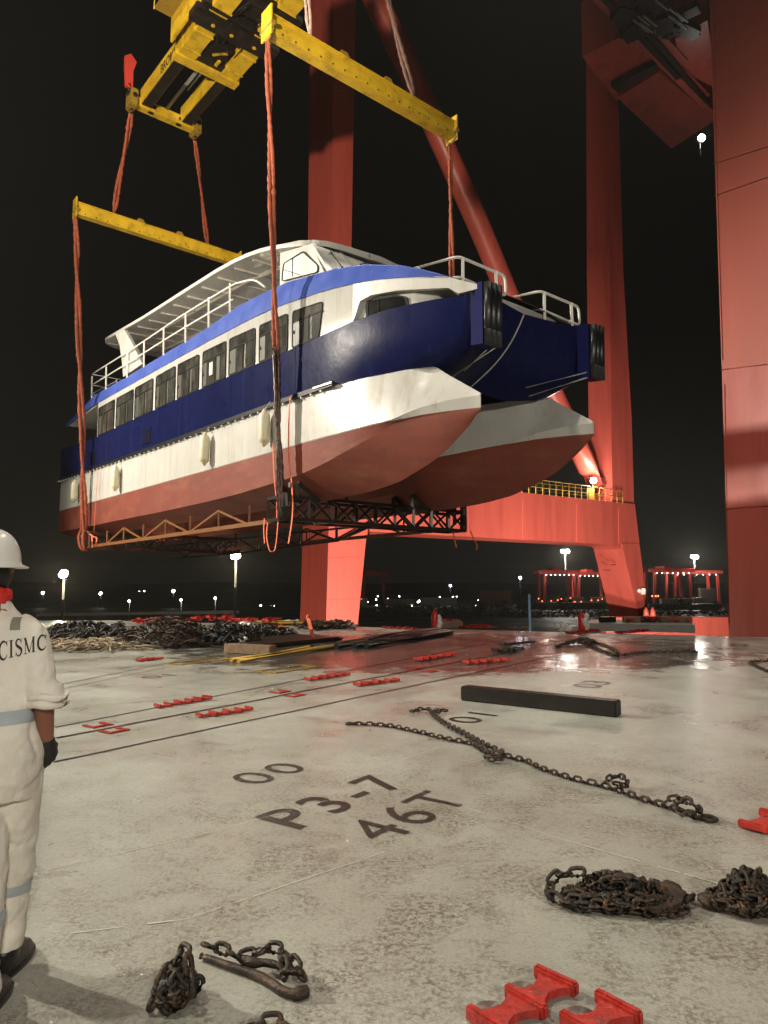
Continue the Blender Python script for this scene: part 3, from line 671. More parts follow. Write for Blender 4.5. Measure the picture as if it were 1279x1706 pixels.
# front
fr=[(-.12,.64),(-.35,1.5),(-.5,2.8),(-.35,4.1),(-.12,4.96)]; ft=[(.82,.64),(.78,1.5),(.75,2.8),(.78,4.1),(.82,4.96)]
mb.grid([[W(s,w_,9.0) for s,w_ in fr],[W(s+.1,w_,9.42) for s,w_ in fr]],0,False)
wh=mb.build('wheelhouse','white',boat)
for i in range(4):
    a_=W(fr[i][0]+.1,fr[i][1],9.42); b_=W(fr[i+1][0]+.1,fr[i+1][1],9.42); c_=W(ft[i+1][0],ft[i+1][1],10.5); d_=W(ft[i][0],ft[i][1],10.5)
    mb=MB(); m_=(a_+b_+c_+d_)/4; pts=[q+(m_-q)*.04 for q in (a_,b_,c_,d_)]; n_=(b_-a_).cross(d_-a_).normalized()
    mb.prism(pts,n_*.02); pn=mb.build('windscreen','clearglass',wh)
    mb=MB()
    for p,q in zip(pts,pts[1:]+pts[:1]): mb.beam(p,q,.03,.05)
    mb.build('windscreen_seal','frame',pn)
    mb=MB(); mb.beam(a_,d_,.12,.08); mb.build('pillar','white',wh)
    if i in (0,1):
        o_=-n_ if n_.dot(AV)>0 else n_
        mb=MB(); p0=m_*.5+(a_+b_)/4+o_*.05; q0=(c_+d_)/2+o_*.06; mb.tube([p0,q0.lerp(p0,.2)],.012,5); mb.tube([q0.lerp(p0,.45)+ (a_-b_)*.2,q0.lerp(p0,.15)+(b_-a_)*.15],.014,5); mb.ball(p0,.04); mb.build('wiper','frame',pn)
pts=[]
for x,y in ((472,470),(475,440),(509,419),(534,444),(533,455)):
    s_,z_=BP(x,y,.66); pts.append(W(s_,.70-(z_-9)*.0,z_))
# side window lies on the tilted wall, a touch proud
pts=[p-TV*.085 for p in pts]
win(pts,-TV,.03,'w',par=wh,mull=[(W(BP(490,462,.66)[0],.615,BP(490,462,.66)[1]),W(BP(491,432,.66)[0],.615,BP(491,432,.66)[1]),.02),(W(BP(474,450,.66)[0],.615,BP(474,450,.66)[1]),W(BP(505,460,.66)[0],.615,BP(505,460,.66)[1]),.018)],pane='clearglass')
# ================================================================ HULL FENDERS
fdesc=['cream cylindrical fender hanging beside the rear sling, nearest the stern','cream cylindrical fender hanging under the strake below the stern windows','cream cylindrical fender hanging alone at the middle of the hull side','cream cylindrical fender hanging just left of the front near sling']
for (s,zt),d in zip(((17.75,6.02),(12.75,6.02),(5.22,6.05),(1.75,6.1)),fdesc):
    f=thing('fender',W(s,-.2,zt-1),d,'fender','fenders along the hull side')
    k=1.0
    mb=MB(); mb.lathe([(.02,0),(.05,-.03),(.07,-.08),(.135,-.15),(.15,-.24),(.15,-.80),(.135,-.89),(.07,-.94),(.05,-.99),(.02,-1.02)],W(s,-.20,zt),(0,0,1),14); mb.build('fender_body','fender',f)
    mb=MB(); mb.tube([W(s,-.20,zt-.02),W(s,-.10,zt+.12),W(s+.02,-.02,zt+.22)],.012,5); mb.build('rope','railw',f)
# ================================================================ LIFTING CRADLE
cr=thing('lifting_cradle',W(8,3,3.0),'brown steel lattice cradle frame under the hulls of the ferry','frame')
def truss(a0,a1,zb,h,n,mname,wd,name='truss_beam',cross=False):
    a0=V(a0);a1=V(a1)
    mb=MB(); B0=a0;B1=a1
    mb.beam(B0,B1,wd,wd); mb.beam(B0+ZV*h,B1+ZV*h,wd,wd)
    for i in range(n+1):
        p=B0.lerp(B1,i/n); mb.beam(p,p+ZV*h,wd*.8,wd*.8)
        if i<n:
            q=B0.lerp(B1,(i+1)/n)
            if i%2 or cross: mb.beam(p,q+ZV*h,wd*.6,wd*.6)
            if not(i%2) or cross: mb.beam(p+ZV*h,q,wd*.6,wd*.6)
    return mb.build(name,mname,cr)
truss(W(.6,-.25,3.12),W(.6,6.15,3.12),0,.56,9,'trussk',.085,cross=True)
truss(W(1.4,-.25,3.12),W(1.4,6.15,3.12),0,.56,9,'trussk',.085)
mb=MB()
for w_ in (-.25,1.1,2.8,4.5,6.15):
    mb.beam(W(.6,w_,3.12),W(1.4,w_,3.12),.08,.08); mb.beam(W(.6,w_,3.68),W(1.4,w_,3.68),.08,.08)
mb.build('cross_tie','trussk',cr)
for w0,w1 in ((.1,.75),(1.65,1.0),(3.95,4.6),(5.5,4.85)):
    for s_ in (.6,1.4): mb=MB(); mb.beam(W(s_,w0,4.02),W(s_,w1,3.62),.12,.12); mb.beam(W(s_,w0,4.02),W(s_,w0,3.68),.09,.09); mb.build('hull_rest','trussk',cr)
mb=MB(); 
for k in range(5): mb.tube([W(.45+.05*k,-.27,3.1),W(.5+.06*k,-.28,3.75)],.03,6)
mb.build('sling_guard','trussk',cr)
for a_,b_ in ((W(.5,6.0,3.15),W(.55,6.05,3.95)),(W(.7,6.1,3.15),W(.7,6.12,3.9))): mb=MB(); mb.tube([a_,b_],.07,8); mb.build('sling_guard','slingd',cr)
truss(W(15.8,-.1,2.98),W(15.8,6.8,2.98),0,.62,9,'truss',.09); truss(W(16.7,-.1,2.98),W(16.7,6.8,2.98),0,.62,9,'truss',.09,cross=True)
mb=MB()
for w_ in (-.1,1.1,2.8,4.5,6.8):
    mb.beam(W(15.8,w_,2.98),W(16.7,w_,2.98),.08,.08); mb.beam(W(15.8,w_,3.6),W(16.7,w_,3.6),.08,.08)
mb.build('cross_tie','truss',cr)
# long side girders
for w_,m_ in ((.0,'trussy'),(5.6,'truss')):
    mb=MB(); za=3.10; ss=[15.8,14,12.2,10.3,8.4,6.5,4.6,2.8,1.4]
    mb.beam(W(15.8,w_,3.04),W(1.4,w_,3.14),.09,.11)
    for i,s_ in enumerate(ss):
        zb=3.04+(15.8-s_)/14.4*.1; ht=.52
        if 0<i<8: mb.beam(W(s_,w_,zb),W(s_,w_,zb+ht),.05,.05)
        if i in (2,4,6):
            mb.beam(W(ss[i-1],w_,zb),W(s_,w_,zb+ht),.055,.055); mb.beam(W(s_,w_,zb+ht),W(ss[i+1],w_,zb),.055,.055)
    mb.build('side_girder',m_,cr)
mb=MB(); pa=[W(15.8,2.8,2.55),W(8.6,2.8,2.6),W(2.6,2.8,2.78),W(1.1,2.8,3.1)]
for p,q in zip(pa,pa[1:]): mb.beam(p,q,.06,.06)
mb.beam(W(15.8,2.8,3.1),W(1.4,2.8,3.14),.06,.06)
for s_ in (13,10,7.2,4.6,2.6):
    zz=interp([(2.6,2.78),(8.6,2.6),(15.8,2.55)],s_); mb.beam(W(s_,2.8,zz),W(s_,2.8,3.12),.045,.045); mb.beam(W(s_,2.8,zz),W(s_-1.3,2.8,3.13),.045,.045); mb.beam(W(s_,2.8,zz),W(s_+1.3,2.8,3.11),.045,.045)
mb.build('keel_girder','trussk',cr)
# ================================================================ LIFTING BEAMS
def lbeam(s,w0,w1,z,lab,m='yellow'):
    t=thing('spreader_beam',W(s,(w0+w1)/2,z),lab,'lifting beam','yellow lifting beams over the ferry')
    mb=MB(); c=W(s,(w0+w1)/2,z); L=w1-w0
    mb.bbox(c+ZV*.10,(.22,L,.36),ax=(AV,TV,ZV),bev=.012); mb.bbox(c-ZV*.17,(.34,L,.17),ax=(AV,TV,ZV),bev=.012); mb.bbox(c+ZV*.29,(.32,L,.04),ax=(AV,TV,ZV),bev=.008)
    b=mb.build('beam_body',m,t)
    mb=MB(); n=16
    for i in range(n):
        w_=w0+.35+(L-.7)*i/(n-1)
        for sg in (-1,1): mb.lathe([(.028,0),(.03,.004)],W(s+sg*.171,w_,z-.17),AV*sg,10)
    mb.build('bolt_hole','greasy',b)
    mb=MB()
    for w_ in (w0-.03,w1+.03): mb.bbox(W(s,w_,z+.05),(.50,.05,.85),ax=(AV,TV,ZV),bev=.01)
    mb.build('end_plate',m,t)
    for fr_ in (.36,.60):
        w_=w0+L*fr_; mb=MB(); 
        mb.prism([W(s-.08,w_-.22,z+.31),W(s-.08,w_+.22,z+.31),W(s-.08,w_+.10,z+.50),W(s-.08,w_-.10,z+.50)],AV*.16); mb.build('lug','yellowd',t)
    for w_ in (w0,w1):
        mb=MB(); mb.tube([W(s-.22,w_+.02,z-.05),W(s-.2,w_,z-.30),W(s,w_,z-.42),W(s+.2,w_,z-.30),W(s+.22,w_+.02,z-.05)],.045,8); mb.lathe([(.07,-.3),(.07,.3)],W(s,w_,z-.08),AV,10); mb.build('shackle','yellowd',t)
    return t
lbeam(.8,-.85,5.9,15.95,'yellow lifting beam with bolt holes above the bow of the ferry')
lbeam(16.2,-1.1,6.6,17.35,'yellow lifting beam above the stern, its far end hidden by the canopy roof')
# ================================================================ SLINGS
def sling(p,q,r,lab,m='sling',group=None,turns=None,sw=True,name='sling',md=None,split=None,loops=0):
    p=V(p);q=V(q); L=(q-p).length; n=max(10,int(L/.13)); d=(q-p)/L; x,y=frame_of(d)
    t=thing(name,q,lab,'sling',group)
    mb=MB()
    for ph in (0,PI):
        pts=[];rs=[]
        for i in range(n+1):
            f=i/n; a_=ph+L*f*2.2; off=r*.72*min(1,f*8+.2,(1-f)*8+.2); wob=noise.noise(V((f*L*.5,ph,p.x)))*r*.5
            pts.append(p.lerp(q,f)+(x*math.cos(a_*.35+ph*.65)+y*math.sin(a_*.35+ph*.65))*off+x*wob); rs.append(r*(.62+.28*noise.noise(V((f*L*5,ph,p.y)))+.10*math.sin(f*L*26+ph)))
        if split is None: mb.tube(pts,rs,8)
        else:
            k=int(n*split); mb.tube(pts[:k+1],rs[:k+1],8,mi=0); mb.tube(pts[k:],[v*1.12 for v in rs[k:]],8,mi=1)
    mb.build('sling_strand',[m,md or m],t)
    return t
SG='orange slings holding the ferry'
sling(W(.8,-.85,15.5),W(.75,-.28,3.12),.078,'orange braided sling with oily lower sleeve, crossing the hull side near the bow',group=SG,md='slingd',split=.66)
r1=sling(W(16.2,-1.1,16.9),W(16.2,-.12,3.0),.115,'thick orange braided sling crossing the hull side near the stern',group=SG)
sling(W(.8,5.85,15.5),W(.9,5.98,3.3),.07,'thin orange sling dropping behind the bow guard rail',group=SG)
sling(W(16.2,6.6,16.9),W(16.2,6.75,3.05),.09,'orange sling behind the stern, only its lower loops showing at the end of the cradle',group=SG)
# loops at the rear sling foot
mb=MB()
for k in range(6):
    a0=random.uniform(-.3,.3)
    pts=[W(16.2+a0,-.18,3.9-.1*k),W(16.2+a0*1.6+.1,-.3,3.5),W(16.2+a0*1.3,-.25,3.0),W(16.2+a0*.5,-.05,2.86),W(16.1,.05,3.1)]
    mb.tube(smooth_path(pts,4),.035,6)
mb.build('sling_loop','sling',r1)
mb=MB(); mb.tube(smooth_path([W(16.2,-.1,3.7),W(15.5,-.1,3.45),W(14.9,-.1,3.35)],4),.03,6); mb.tube([W(14.9,-.1,3.35),W(14.95,-.12,2.98)],.03,6); mb.tube([W(15.5,-.12,3.5),W(15.3,-.12,2.95)],.03,6); mb.build('lashing_strap','strap',r1)
# webbing straps
def strap(pts,wd,lab,name='webbing_strap',side=None,th=.006,buckle=None):
    pts=smooth_path(pts,6); t=thing(name,pts[-1],lab,'strap')
    mb=MB(); sd=(side or AV)
    L=[p-sd*wd/2 for p in pts];R=[p+sd*wd/2 for p in pts]; o=(sd.cross(V((0,0,1)))).normalized()*th
    if o.length<1e-4: o=TV*th
    mb.grid([L,R,[p+o for p in R],[p+o for p in L],L],0,False); mb.build('strap_web','strap',t)
    if buckle is not None:
        mb=MB(); mb.bbox(V(buckle),(.09,.03,.13),ax=(AV,TV,ZV),bev=.01); mb.build('ratchet','steel',t)
    return t
strap([W(.68,-.10,6.2),W(.66,-.14,5.5),W(.6,-.16,4.6),W(.45,-.16,3.9),W(.35,-.2,3.2),W(.35,-.3,2.5)],.055,'orange webbing strap with a steel ratchet right of the front near sling',buckle=W(.5,-.19,3.95))
strap([W(1.45,-.12,5.15),W(1.3,-.16,4.3),W(1.1,-.18,3.4),W(1.1,-.2,3.1)],.04,'thin orange strap running down left of the front near sling')
strap([W(1.4,-.25,3.16),W(1.38,-.3,2.75),W(1.25,-.3,2.4),W(1.05,-.3,2.33),W(.93,-.3,2.5),W(.9,-.26,3.1)],.045,'orange strap hanging as a loop below the front near sling foot')
strap([W(1.55,-.27,3.2),W(1.56,-.28,2.9),W(1.5,-.28,2.55)],.045,'short orange strap end hanging left of the loop under the cradle')
strap([W(.8,5.8,3.2),W(.8,5.85,2.9),W(.75,5.9,2.62)],.055,'orange strap eye hanging under the far end of the front truss',side=TV)
strap([W(.7,6.45,3.15),W(.7,6.6,2.9),W(.7,6.75,2.72),W(.7,6.72,2.55)],.05,'curling orange strap tail hanging beyond the far end of the front truss',side=TV)
strap([W(15.1,-.1,6.2),W(15.1,-.13,5.4),W(15.15,-.13,4.4),W(15.2,-.13,3.6)],.03,'pink orange strap hanging right of the stern sling')
strap([W(17.1,-.12,5.0),W(17.0,-.14,4.4),W(16.9,-.14,3.7)],.03,'orange strap hanging left of the stern sling below a fender')
# ================================================================ BOX SPREADER
SPZ=20.8
sp=thing('box_spreader',W(7,1.37,SPZ+1),'large yellow telescopic spreader with black machinery at the top of the photo','spreader')
def bx(name,s0,s1,w0,w1,z0,z1,m,par=sp,bev=.015):
    mb=MB(); mb.bbox(W((s0+s1)/2,(w0+w1)/2,(z0+z1)/2),(abs(s1-s0),abs(w1-w0),abs(z1-z0)),ax=(AV,TV,ZV),bev=bev); return mb.build(name,m,par)
eb=bx('end_beam',12.85,13.2,.15,2.6,SPZ+.02,SPZ+.42,'yellow')
mb=MB()
for w_ in (.85,2.0): mb.lathe([(.09,0),(.09,.01)],W(12.845,w_,SPZ+.23),-AV,12)
for w_ in (.75,1.95): mb.box(W(12.95,w_,SPZ-.0),(.12,.2,.05),ax=(AV,TV,ZV))
mb.build('lightening_hole','greasy',eb)
for w_,lab in ((.0,1),(2.75,0)):
    c=bx('corner_housing',12.7,13.35,w_-.16,w_+.16,SPZ-.12,SPZ+.62,'yellowd',bev=.05)
    mb=MB(); mb.lathe([(.06,-.2),(.06,.0)],W(13.05,w_,SPZ-.1),ZV,10); mb.lathe([(.1,.0),(.1,.02)],W(12.69,w_,SPZ+.3),-AV,12); mb.box(W(13.0,w_,SPZ+.5),(.36,.34,.2),ax=(AV,TV,ZV)); mb.build('twistlock','greasy',c)
mb=MB(); mb.prism([W(13.0,-.28,SPZ+.75),W(13.0,.0,SPZ+.72),W(13.0,.0,SPZ+1.5),W(13.0,.12,SPZ+1.95),W(13.0,-.12,SPZ+2.2),W(13.0,-.36,SPZ+2.0),W(13.0,-.34,SPZ+1.5)],AV*.14); fl=mb.build('flipper','farred',sp)
mb=MB(); mb.tube([W(13.05,-.1,SPZ+.5),W(13.05,-.14,SPZ+.9)],.08,8); mb.build('flipper_motor','greasy',fl)
for w0,w1 in ((.28,.74),(2.0,2.46)):
    t_=bx('telescopic_beam',9.0,12.9,w0,w1,SPZ+.12,SPZ+.78,'yellow')
    bx('greasy_underside',9.3,12.8,w0+.03,w1-.03,SPZ+.09,SPZ+.13,'greasy',t_,.003)
    bx('greasy_inner_face',9.3,12.8,w1-.02,w1+.012,SPZ+.2,SPZ+.7,'greasy',t_,.003)
    m_=bx('main_beam',2.0,9.3,w0-.1,w1+.1,SPZ-.05,SPZ+.95,'yellow')
    for s_ in (3.6,4.9,6.2,7.6,8.6): bx('stiffener',s_-.03,s_+.03,w0-.13,w1+.13,SPZ-.08,SPZ+.9,'yellow',m_,.004)
bx('cross_frame',9.0,9.42,.12,2.68,SPZ-.10,SPZ+.12,'yellow'); bx('cross_frame',9.05,9.4,.12,2.68,SPZ+.86,SPZ+1.05,'yellow')
bx('cross_frame',2.4,2.9,.12,2.68,SPZ-.08,SPZ+.2,'greasy')
# letters on the near telescopic beam
vs,fs=text_polys('BROMMA',.52,.012); mb=MB(); fwd=-AV; w_=.275
mb.add([W(10.85,w_,SPZ+.22)+fwd*v.x*.85+ZV*v.y*1.0+(-TV)*.0 for v in vs],fs); mb.build('lettering','letter',sp)
# machinery
mb=MB(); mb.tube([W(12.8,1.37,SPZ+.4),W(9.2,1.37,SPZ+.4)],.07,10); mb.tube([W(11.2,1.55,SPZ+.4),W(9.2,1.55,SPZ+.4)],.04,8); mb.build('hydraulic_ram','galv',sp)
mb=MB()
random.seed(3)
for (s0,s1,w0,w1,z0,z1) in ((8.6,9.0,.85,1.9,0,.5),(7.7,8.5,.95,1.75,.0,.35),(6.5,7.2,-.25,2.95,-.18,.12),(6.2,6.4,-.1,2.8,-.1,.4),(5.2,6.1,.9,1.9,.1,.7),(4.9,5.3,-.2,2.9,-.12,.15),(3.3,4.6,.8,1.2,.0,.5),(3.5,4.4,1.5,1.95,.05,.5),(7.3,7.6,.75,1.98,.1,.3)):
    mb=MB(); mb.bbox(W((s0+s1)/2,(w0+w1)/2,SPZ+(z0+z1)/2),(s1-s0,w1-w0,z1-z0),ax=(AV,TV,ZV),bev=.03); mb.build('machinery_frame','greasy',sp)
for i in range(22):
    mb=MB(); s_=random.uniform(3,8.8); w_=random.uniform(.8,1.9); z_=SPZ+random.uniform(-.05,.3); L=random.uniform(.5,1.6)
    mb.tube(smooth_path([W(s_,w_,z_),W(s_-L*.5,w_+random.uniform(-.2,.2),z_-.07),W(s_-L,w_+random.uniform(-.2,.2),z_)],3),.025,6); mb.build('hose','cable',sp)
for s_,w_ in ((6.85,.5),(6.85,1.2),(6.85,2.1),(6.85,2.6),(5.1,.6),(5.1,2.3)): mb=MB(); mb.lathe([(.07,0),(.075,.02)],W(s_,w_,SPZ-.2),-ZV,10); mb.build('yellow_fitting','yellow',sp)
mb=MB(); mb.tube([W(8.3,1.2,SPZ-.03),W(7.9,1.6,SPZ-.03)],.06,8); mb.build('yellow_fitting','yellow',sp)
mb=MB()
mb.bbox(W(8.6,1.55,SPZ-.02),(.35,.12,.08),ax=(AV,TV,ZV),bev=.02); mb.build('yellow_fitting','yellow',sp)
# side access platform with panels and guard rails
bx('side_panel',6.6,9.0,-.12,-.04,SPZ+.2,SPZ+1.9,'yellow'); bx('side_panel',4.2,6.3,-.42,-.32,SPZ+.6,SPZ+3.4,'yellow'); bx('headblock',3.2,6.0,.2,2.5,SPZ+1.3,SPZ+2.4,'yellow')
bx('sheave_box',5.4,6.4,-.25,.1,SPZ+.3,SPZ+1.3,'railw'); bx('platform',4.6,9.0,-.75,.1,SPZ+1.15,SPZ+1.22,'yellowd')
mb=MB()
for s_ in (9.0,8.3,7.6,6.9,6.2): mb.tube([W(s_,-.75,SPZ+1.15),W(s_,-.75,SPZ+2.4)],.022,6)
for z_ in (1.8,2.4): mb.tube([W(9.0,-.75,SPZ+z_),W(5.0,-.75,SPZ+z_)],.022,6)
mb.build('guard_rail','yellow',sp)
# slings between spreader and beams
S2='short slings between spreader and lifting beams'
sling(W(13.05,.0,SPZ-.2),W(16.2,.5,17.75),.10,'pale orange short sling, left one under the spreader end',group=S2)
sling(W(13.05,2.72,SPZ-.2),W(16.2,4.95,17.7),.09,'brown orange short sling, right one under the spreader end',group=S2)
M['slingp']=mat('worn_pale_sling',(.42,.30,.24),.75,var=.4,vscale=9,dirt=(.1,.05,.03),dscale=6,damt=.7,bump=.5,bscale=30)
M['slingb']=mat('brown_sling',(.13,.06,.035),.6,var=.4,vscale=9,dirt=(.03,.02,.015),dscale=6,damt=.7,bump=.5,bscale=30)
sling(W(.9,.1,SPZ-.2),W(.8,.45,16.35),.07,'whitish worn short sling above the bow lifting beam',m='slingp',group=S2)
sling(W(.9,2.7,SPZ-.2),W(.8,4.3,16.35),.085,'dark brown short sling above the bow lifting beam',m='slingb',group=S2)
# ================================================================ SHIP-TO-SHORE CRANE
caz=math.radians(53.8); E1=V((math.sin(caz),math.cos(caz),0)); E2=V((-E1.y,E1.x,0))
OC=P(553,400,40); OC.z=0
def PC(x,y,off=0): return onplane(x,y,OC+E2*off,E2)
crane=thing('gantry_crane',OC+V((0,0,QZ)),'huge red quay crane whose portal frame stands behind the ferry','crane')
def cprism(name,px,th,m='crane',par=crane,off=0):
    mb=MB(); mb.prism([PC(x,y,off) for x,y in px],E2*th); return mb.build(name,m,par)
cprism('leg',[(557,-160),(595,-160),(585,430),(580,789),(550,786)],2.83)
cprism('leg',[(549.7,786.2),(583,790),(624,795),(612,885),(609,905),(594,1060),(590,1200),(538,1200),(543,1040)],2.93)
cprism('portal_beam',[(624.3,795),(1057,839.5),(1064.8,903),(1063,905),(1035,904),(1000,906),(612.3,885.2)],2.6,off=.02)
cprism('leg',[(1035,905),(1065,905.5),(1081,1035),(1090,1120),(1078,1120),(1066,1035)],2.75,off=0)
cprism('portal_haunch',[(985,904.9),(1034.9,904.1),(1043,925),(1037,915),(1028,909),(1010,906.5)],2.5,off=.06)
cprism('leg',[(1011,60),(1027,60),(1038,450),(1052,700),(1056,838.5),(1020,835),(1018,700),(1014,450)],2.2,off=.2)
# vertical stiffener seam highlight and doors
# brace tube
mb=MB(); pts=[PC(992,806,1.3),PC(925,665,1.3),PC(858,520,1.3),PC(800,382,1.3),PC(737,240,1.3),PC(680,112,1.3),PC(625,0,1.3),PC(570,-110,1.3)]
mb.tube(smooth_path(pts,4),.80,24); mb.build('brace_tube','crane',crane)
mb=MB()
for y in (60,150,235,330,395): mb.beam(PC(556.5-.008*y,y,-.0),PC(592-.018*y,y+3,-.0),.05,.05,up=(0,0,1))
for y in (930,1000): mb.beam(PC(547,y,-.0),PC(603,y-2,-.0),.05,.05,up=(0,0,1))
for x in (690,780,870,960,1030): mb.beam(PC(x,803+.105*(x-624) if 0 else 806+.1*(x-624),-.0),PC(x,884+.052*(x-612),-.0),.05,.05)
mb.build('weld_rib','crane',crane)
# walkway rail on the portal beam
mb=MB(); r0=(PC(868,822)-OC).dot(E1); r1=(PC(1036,838)-OC).dot(E1); zt=7.82
for off in (-.05,1.1):
    n=16
    for i in range(n+1):
        p=OC+E1*(r0+(r1-r0)*i/n)+E2*off+ZV*zt; mb.tube([p,p+ZV*1.05],.03,5)
    for h in (.5,1.05):
        p=OC+E1*r0+E2*off+ZV*(zt+h); mb.tube([p,p+E1*(r1-r0)],.03,5)
for h in (.5,1.05):
    for r_ in (r0,r1):
        p=OC+E1*r_+E2*-.05+ZV*(zt+h); mb.tube([p,p+E2*1.15],.03,5)
mb.build('walkway_rail','railyellow',crane)
mb=MB(); p=OC+E1*(r0+(r1-r0)*.71)+E2*.4+ZV*zt; mb.box(p+ZV*.5,(.45,.3,1.0)); mb.build('junction_box','railyellow',crane)
def floodlamp(p,par,mname,r,pw,col,name='lamp'):
    p=V(p); mb=MB(); mb.bbox(p+V((0,.25,.0)),(.5,.3,.4),bev=.03); mb.tube([p+V((0,.3,-.1)),p+V((0,.35,-1.2))],.04,6); b=mb.build(name,'galv',par)
    mb=MB(); mb.lathe([(.01,-.10),(r*.8,-.04),(r,.0),(r,.08)],p,(0,1,0),14); mb.build('bulb',mname,b)
    if pw: point('lamp_light',p-V((0,.5,0)),pw,col,.2)
    return b
floodlamp(PC(989,800,.3)+ZV*.0,crane,'lampwarm',.22,500,(1,.93,.8))
# fittings: ladder brackets, pipes
mb=MB()
for x,y in ((1025,941),(1015,950)): 
    p=PC(x,y,.6); mb.tube([p-E2*.0,p-E1*.9],.05,6)
for x,y in ((700,1010),): pass
mb.build('bracket','crane',crane)
mb=MB(); p=PC(1071,985,-.15); mb.bbox(p,(.35,.3,.5),bev=.05); mb.ball(p+ZV*.05-E1*.5,.18); mb.build('cable_reel','railw',crane)
# sill beam
mb=MB(); p0=PC(1017,1028,-.6); x1=P(1212,1028,p0.y).x
mb.bbox(V(((p0.x+x1)/2+.2,p0.y+.6,p0.z-1.6)),(x1-p0.x+1.2,1.4,3.2),bev=.04); sb=mb.build('sill_beam','crane',crane)
mb=MB()
for x in (1076,1087): mb=MB(); mb.lathe([(.25,0),(.18,.5),(.05,.75)],V((P(x,1028,p0.y).x,p0.y-.05,p0.z)),(0,0,1),8); mb.build('buffer','crane',crane)
mb=MB()
for x in (1035,1128,1133):
    q=V((P(x,1036,p0.y).x,p0.y-.12,p0.z-.4)); mb.tube([q,q+V((.1,-.1,-.5))],.07,6); mb.tube([q,q+V((-.3,-.1,-.2))],.05,6)
mb.build('buffer','crane',crane)
# near right leg
PCo=P(1214,1055,31); 
def PR(x,y,off=0): return onplane(x,y,PCo+E1*off,E1)
M['craneworn']=mat('worn_crane_paint',(.47,.098,.064),.5,var=.12,vscale=.5,dirt=(.34,.05,.035),dscale=.7,damt=.7,stretch=(1,1,.12),bump=.04,bscale=1.5)
mb=MB(); mb.prism([PR(1176,-160),PR(1330,-160),PR(1345,600),PR(1202,616)],E1*2.6); lc=mb.build('leg','craneworn',crane)
mb=MB(); mb.prism([PR(1202,616.2),PR(1345,600.2),PR(1350,1250),PR(1219,1200),PR(1214,1055),PR(1209,850)],E1*2.6); lc2=mb.build('leg','crane',crane)
mb=MB()
for a_,b_ in (((1188,273),(1300,238)),((1191,326),(1300,288))): mb=MB(); mb.tube([PR(*a_,-.03),PR(*b_,-.03)],.018,5); mb.build('cable','galv',lc)
mb=MB()
for a_,b_ in (((1210,848),(1300,842)),((1207,640),(1214,1040)),((1202,616),(1300,605))): mb.tube([PR(*a_,-.01),PR(*b_,-.01)],.025,5)
for a_,b_ in (((1186,10),(1204,600)),): mb.tube([PR(*a_,-.01),PR(*b_,-.01)],.02,5)
mb.build('weld_rib','craneworn',lc2)
# upper works: cross girder from leg tops, trolley girder, gear
def PZ(x,y,z): return G(x,y,z)
ZG=41.0
M['cranedk']=M['crane']
mb=MB(); mb.prism([PZ(970,95,ZG),PZ(1050,52,ZG),PZ(1140,118,ZG),PZ(1026,168,ZG)],(0,0,4.5)); mb.build('top_girder','crane',crane)
mb=MB(); mb.prism([PZ(1028,163,ZG-.4),PZ(1098,120,ZG-.4),PZ(1192,200,ZG-.4),PZ(1118,248,ZG-.4)],(0,0,3.5)); mb.build('girder_box','crane',crane)
mb=MB(); mb.prism([PZ(1018,146,ZG-.6),PZ(1072,118,ZG-.6),PZ(1092,108,ZG-.6),PZ(1096,116,ZG-.6),PZ(1030,155,ZG-.6)],(0,0,.5)); mb.build('girder_gap','dark',crane)
mb=MB(); mb.prism([PZ(1124,66,ZG-1.5),PZ(1178,34,ZG-1.5),PZ(1196,150,ZG-1.5),PZ(1140,120,ZG-1.5)],(0,0,4)); mb.build('machinery_house','crane',crane)
mb=MB()
for (a_,b_,wd) in (((992,-8),(1190,190),.45),((1018,-12),(1180,155),.25),((1040,-10),(1140,100),.5)):
    mb.beam(PZ(*a_,ZG-1.4),PZ(*b_,ZG-1.4),wd,.5,up=(0,0,1))
mb.build('trolley_rail','crane',crane)
mb=MB()
for (a_,b_,wd) in (((1003,-8),(1130,128),.35),((1082,55),(1178,170),.2),((1060,-10),(1160,60),.6)):
    mb.beam(PZ(*a_,ZG-1.9),PZ(*b_,ZG-1.9),wd,.4,up=(0,0,1))
mb.build('trolley_rail','greasy',crane)
random.seed(5)
for i in range(26):
    x=random.uniform(1035,1150); y=random.uniform(-10,55)
    p=PZ(x,y,ZG-2.2); mb=MB(); mb.box(p,(random.uniform(.3,1.3),random.uniform(.3,1.6),random.uniform(.2,.7)),rz=random.uniform(0,3)); mb.build('trolley_gear','greasy',crane)
for i in range(9):
    mb=MB(); x=random.uniform(1040,1130); y=random.uniform(0,40); p=PZ(x,y,ZG-2.8); mb.beam(p,p+E1*random.uniform(.8,1.8),.12,.1); mb.build('cable_tray','galv',crane)
mb=MB()
for off in (0,.6):
    a_=PZ(968,95,ZG+4.8)+ZV*off; b_=PZ(1022,30,ZG+4.8)+ZV*off; mb.tube([a_,b_],.06,5)
for i in range(6): 
    a_=PZ(968,95,ZG+4.3).lerp(PZ(1022,30,ZG+4.3),i/5); mb.tube([a_,a_+ZV*1.2],.05,5)
mb.build('top_rail','dark',crane)
floodlamp(P(1169,229,50),crane,'lampwhite',.26,60,(1,.93,.8))
spot('crane_leg_lamp',(24,22,16),(21.5,27,22),700,(1,.8,.62),110,.9,.6)
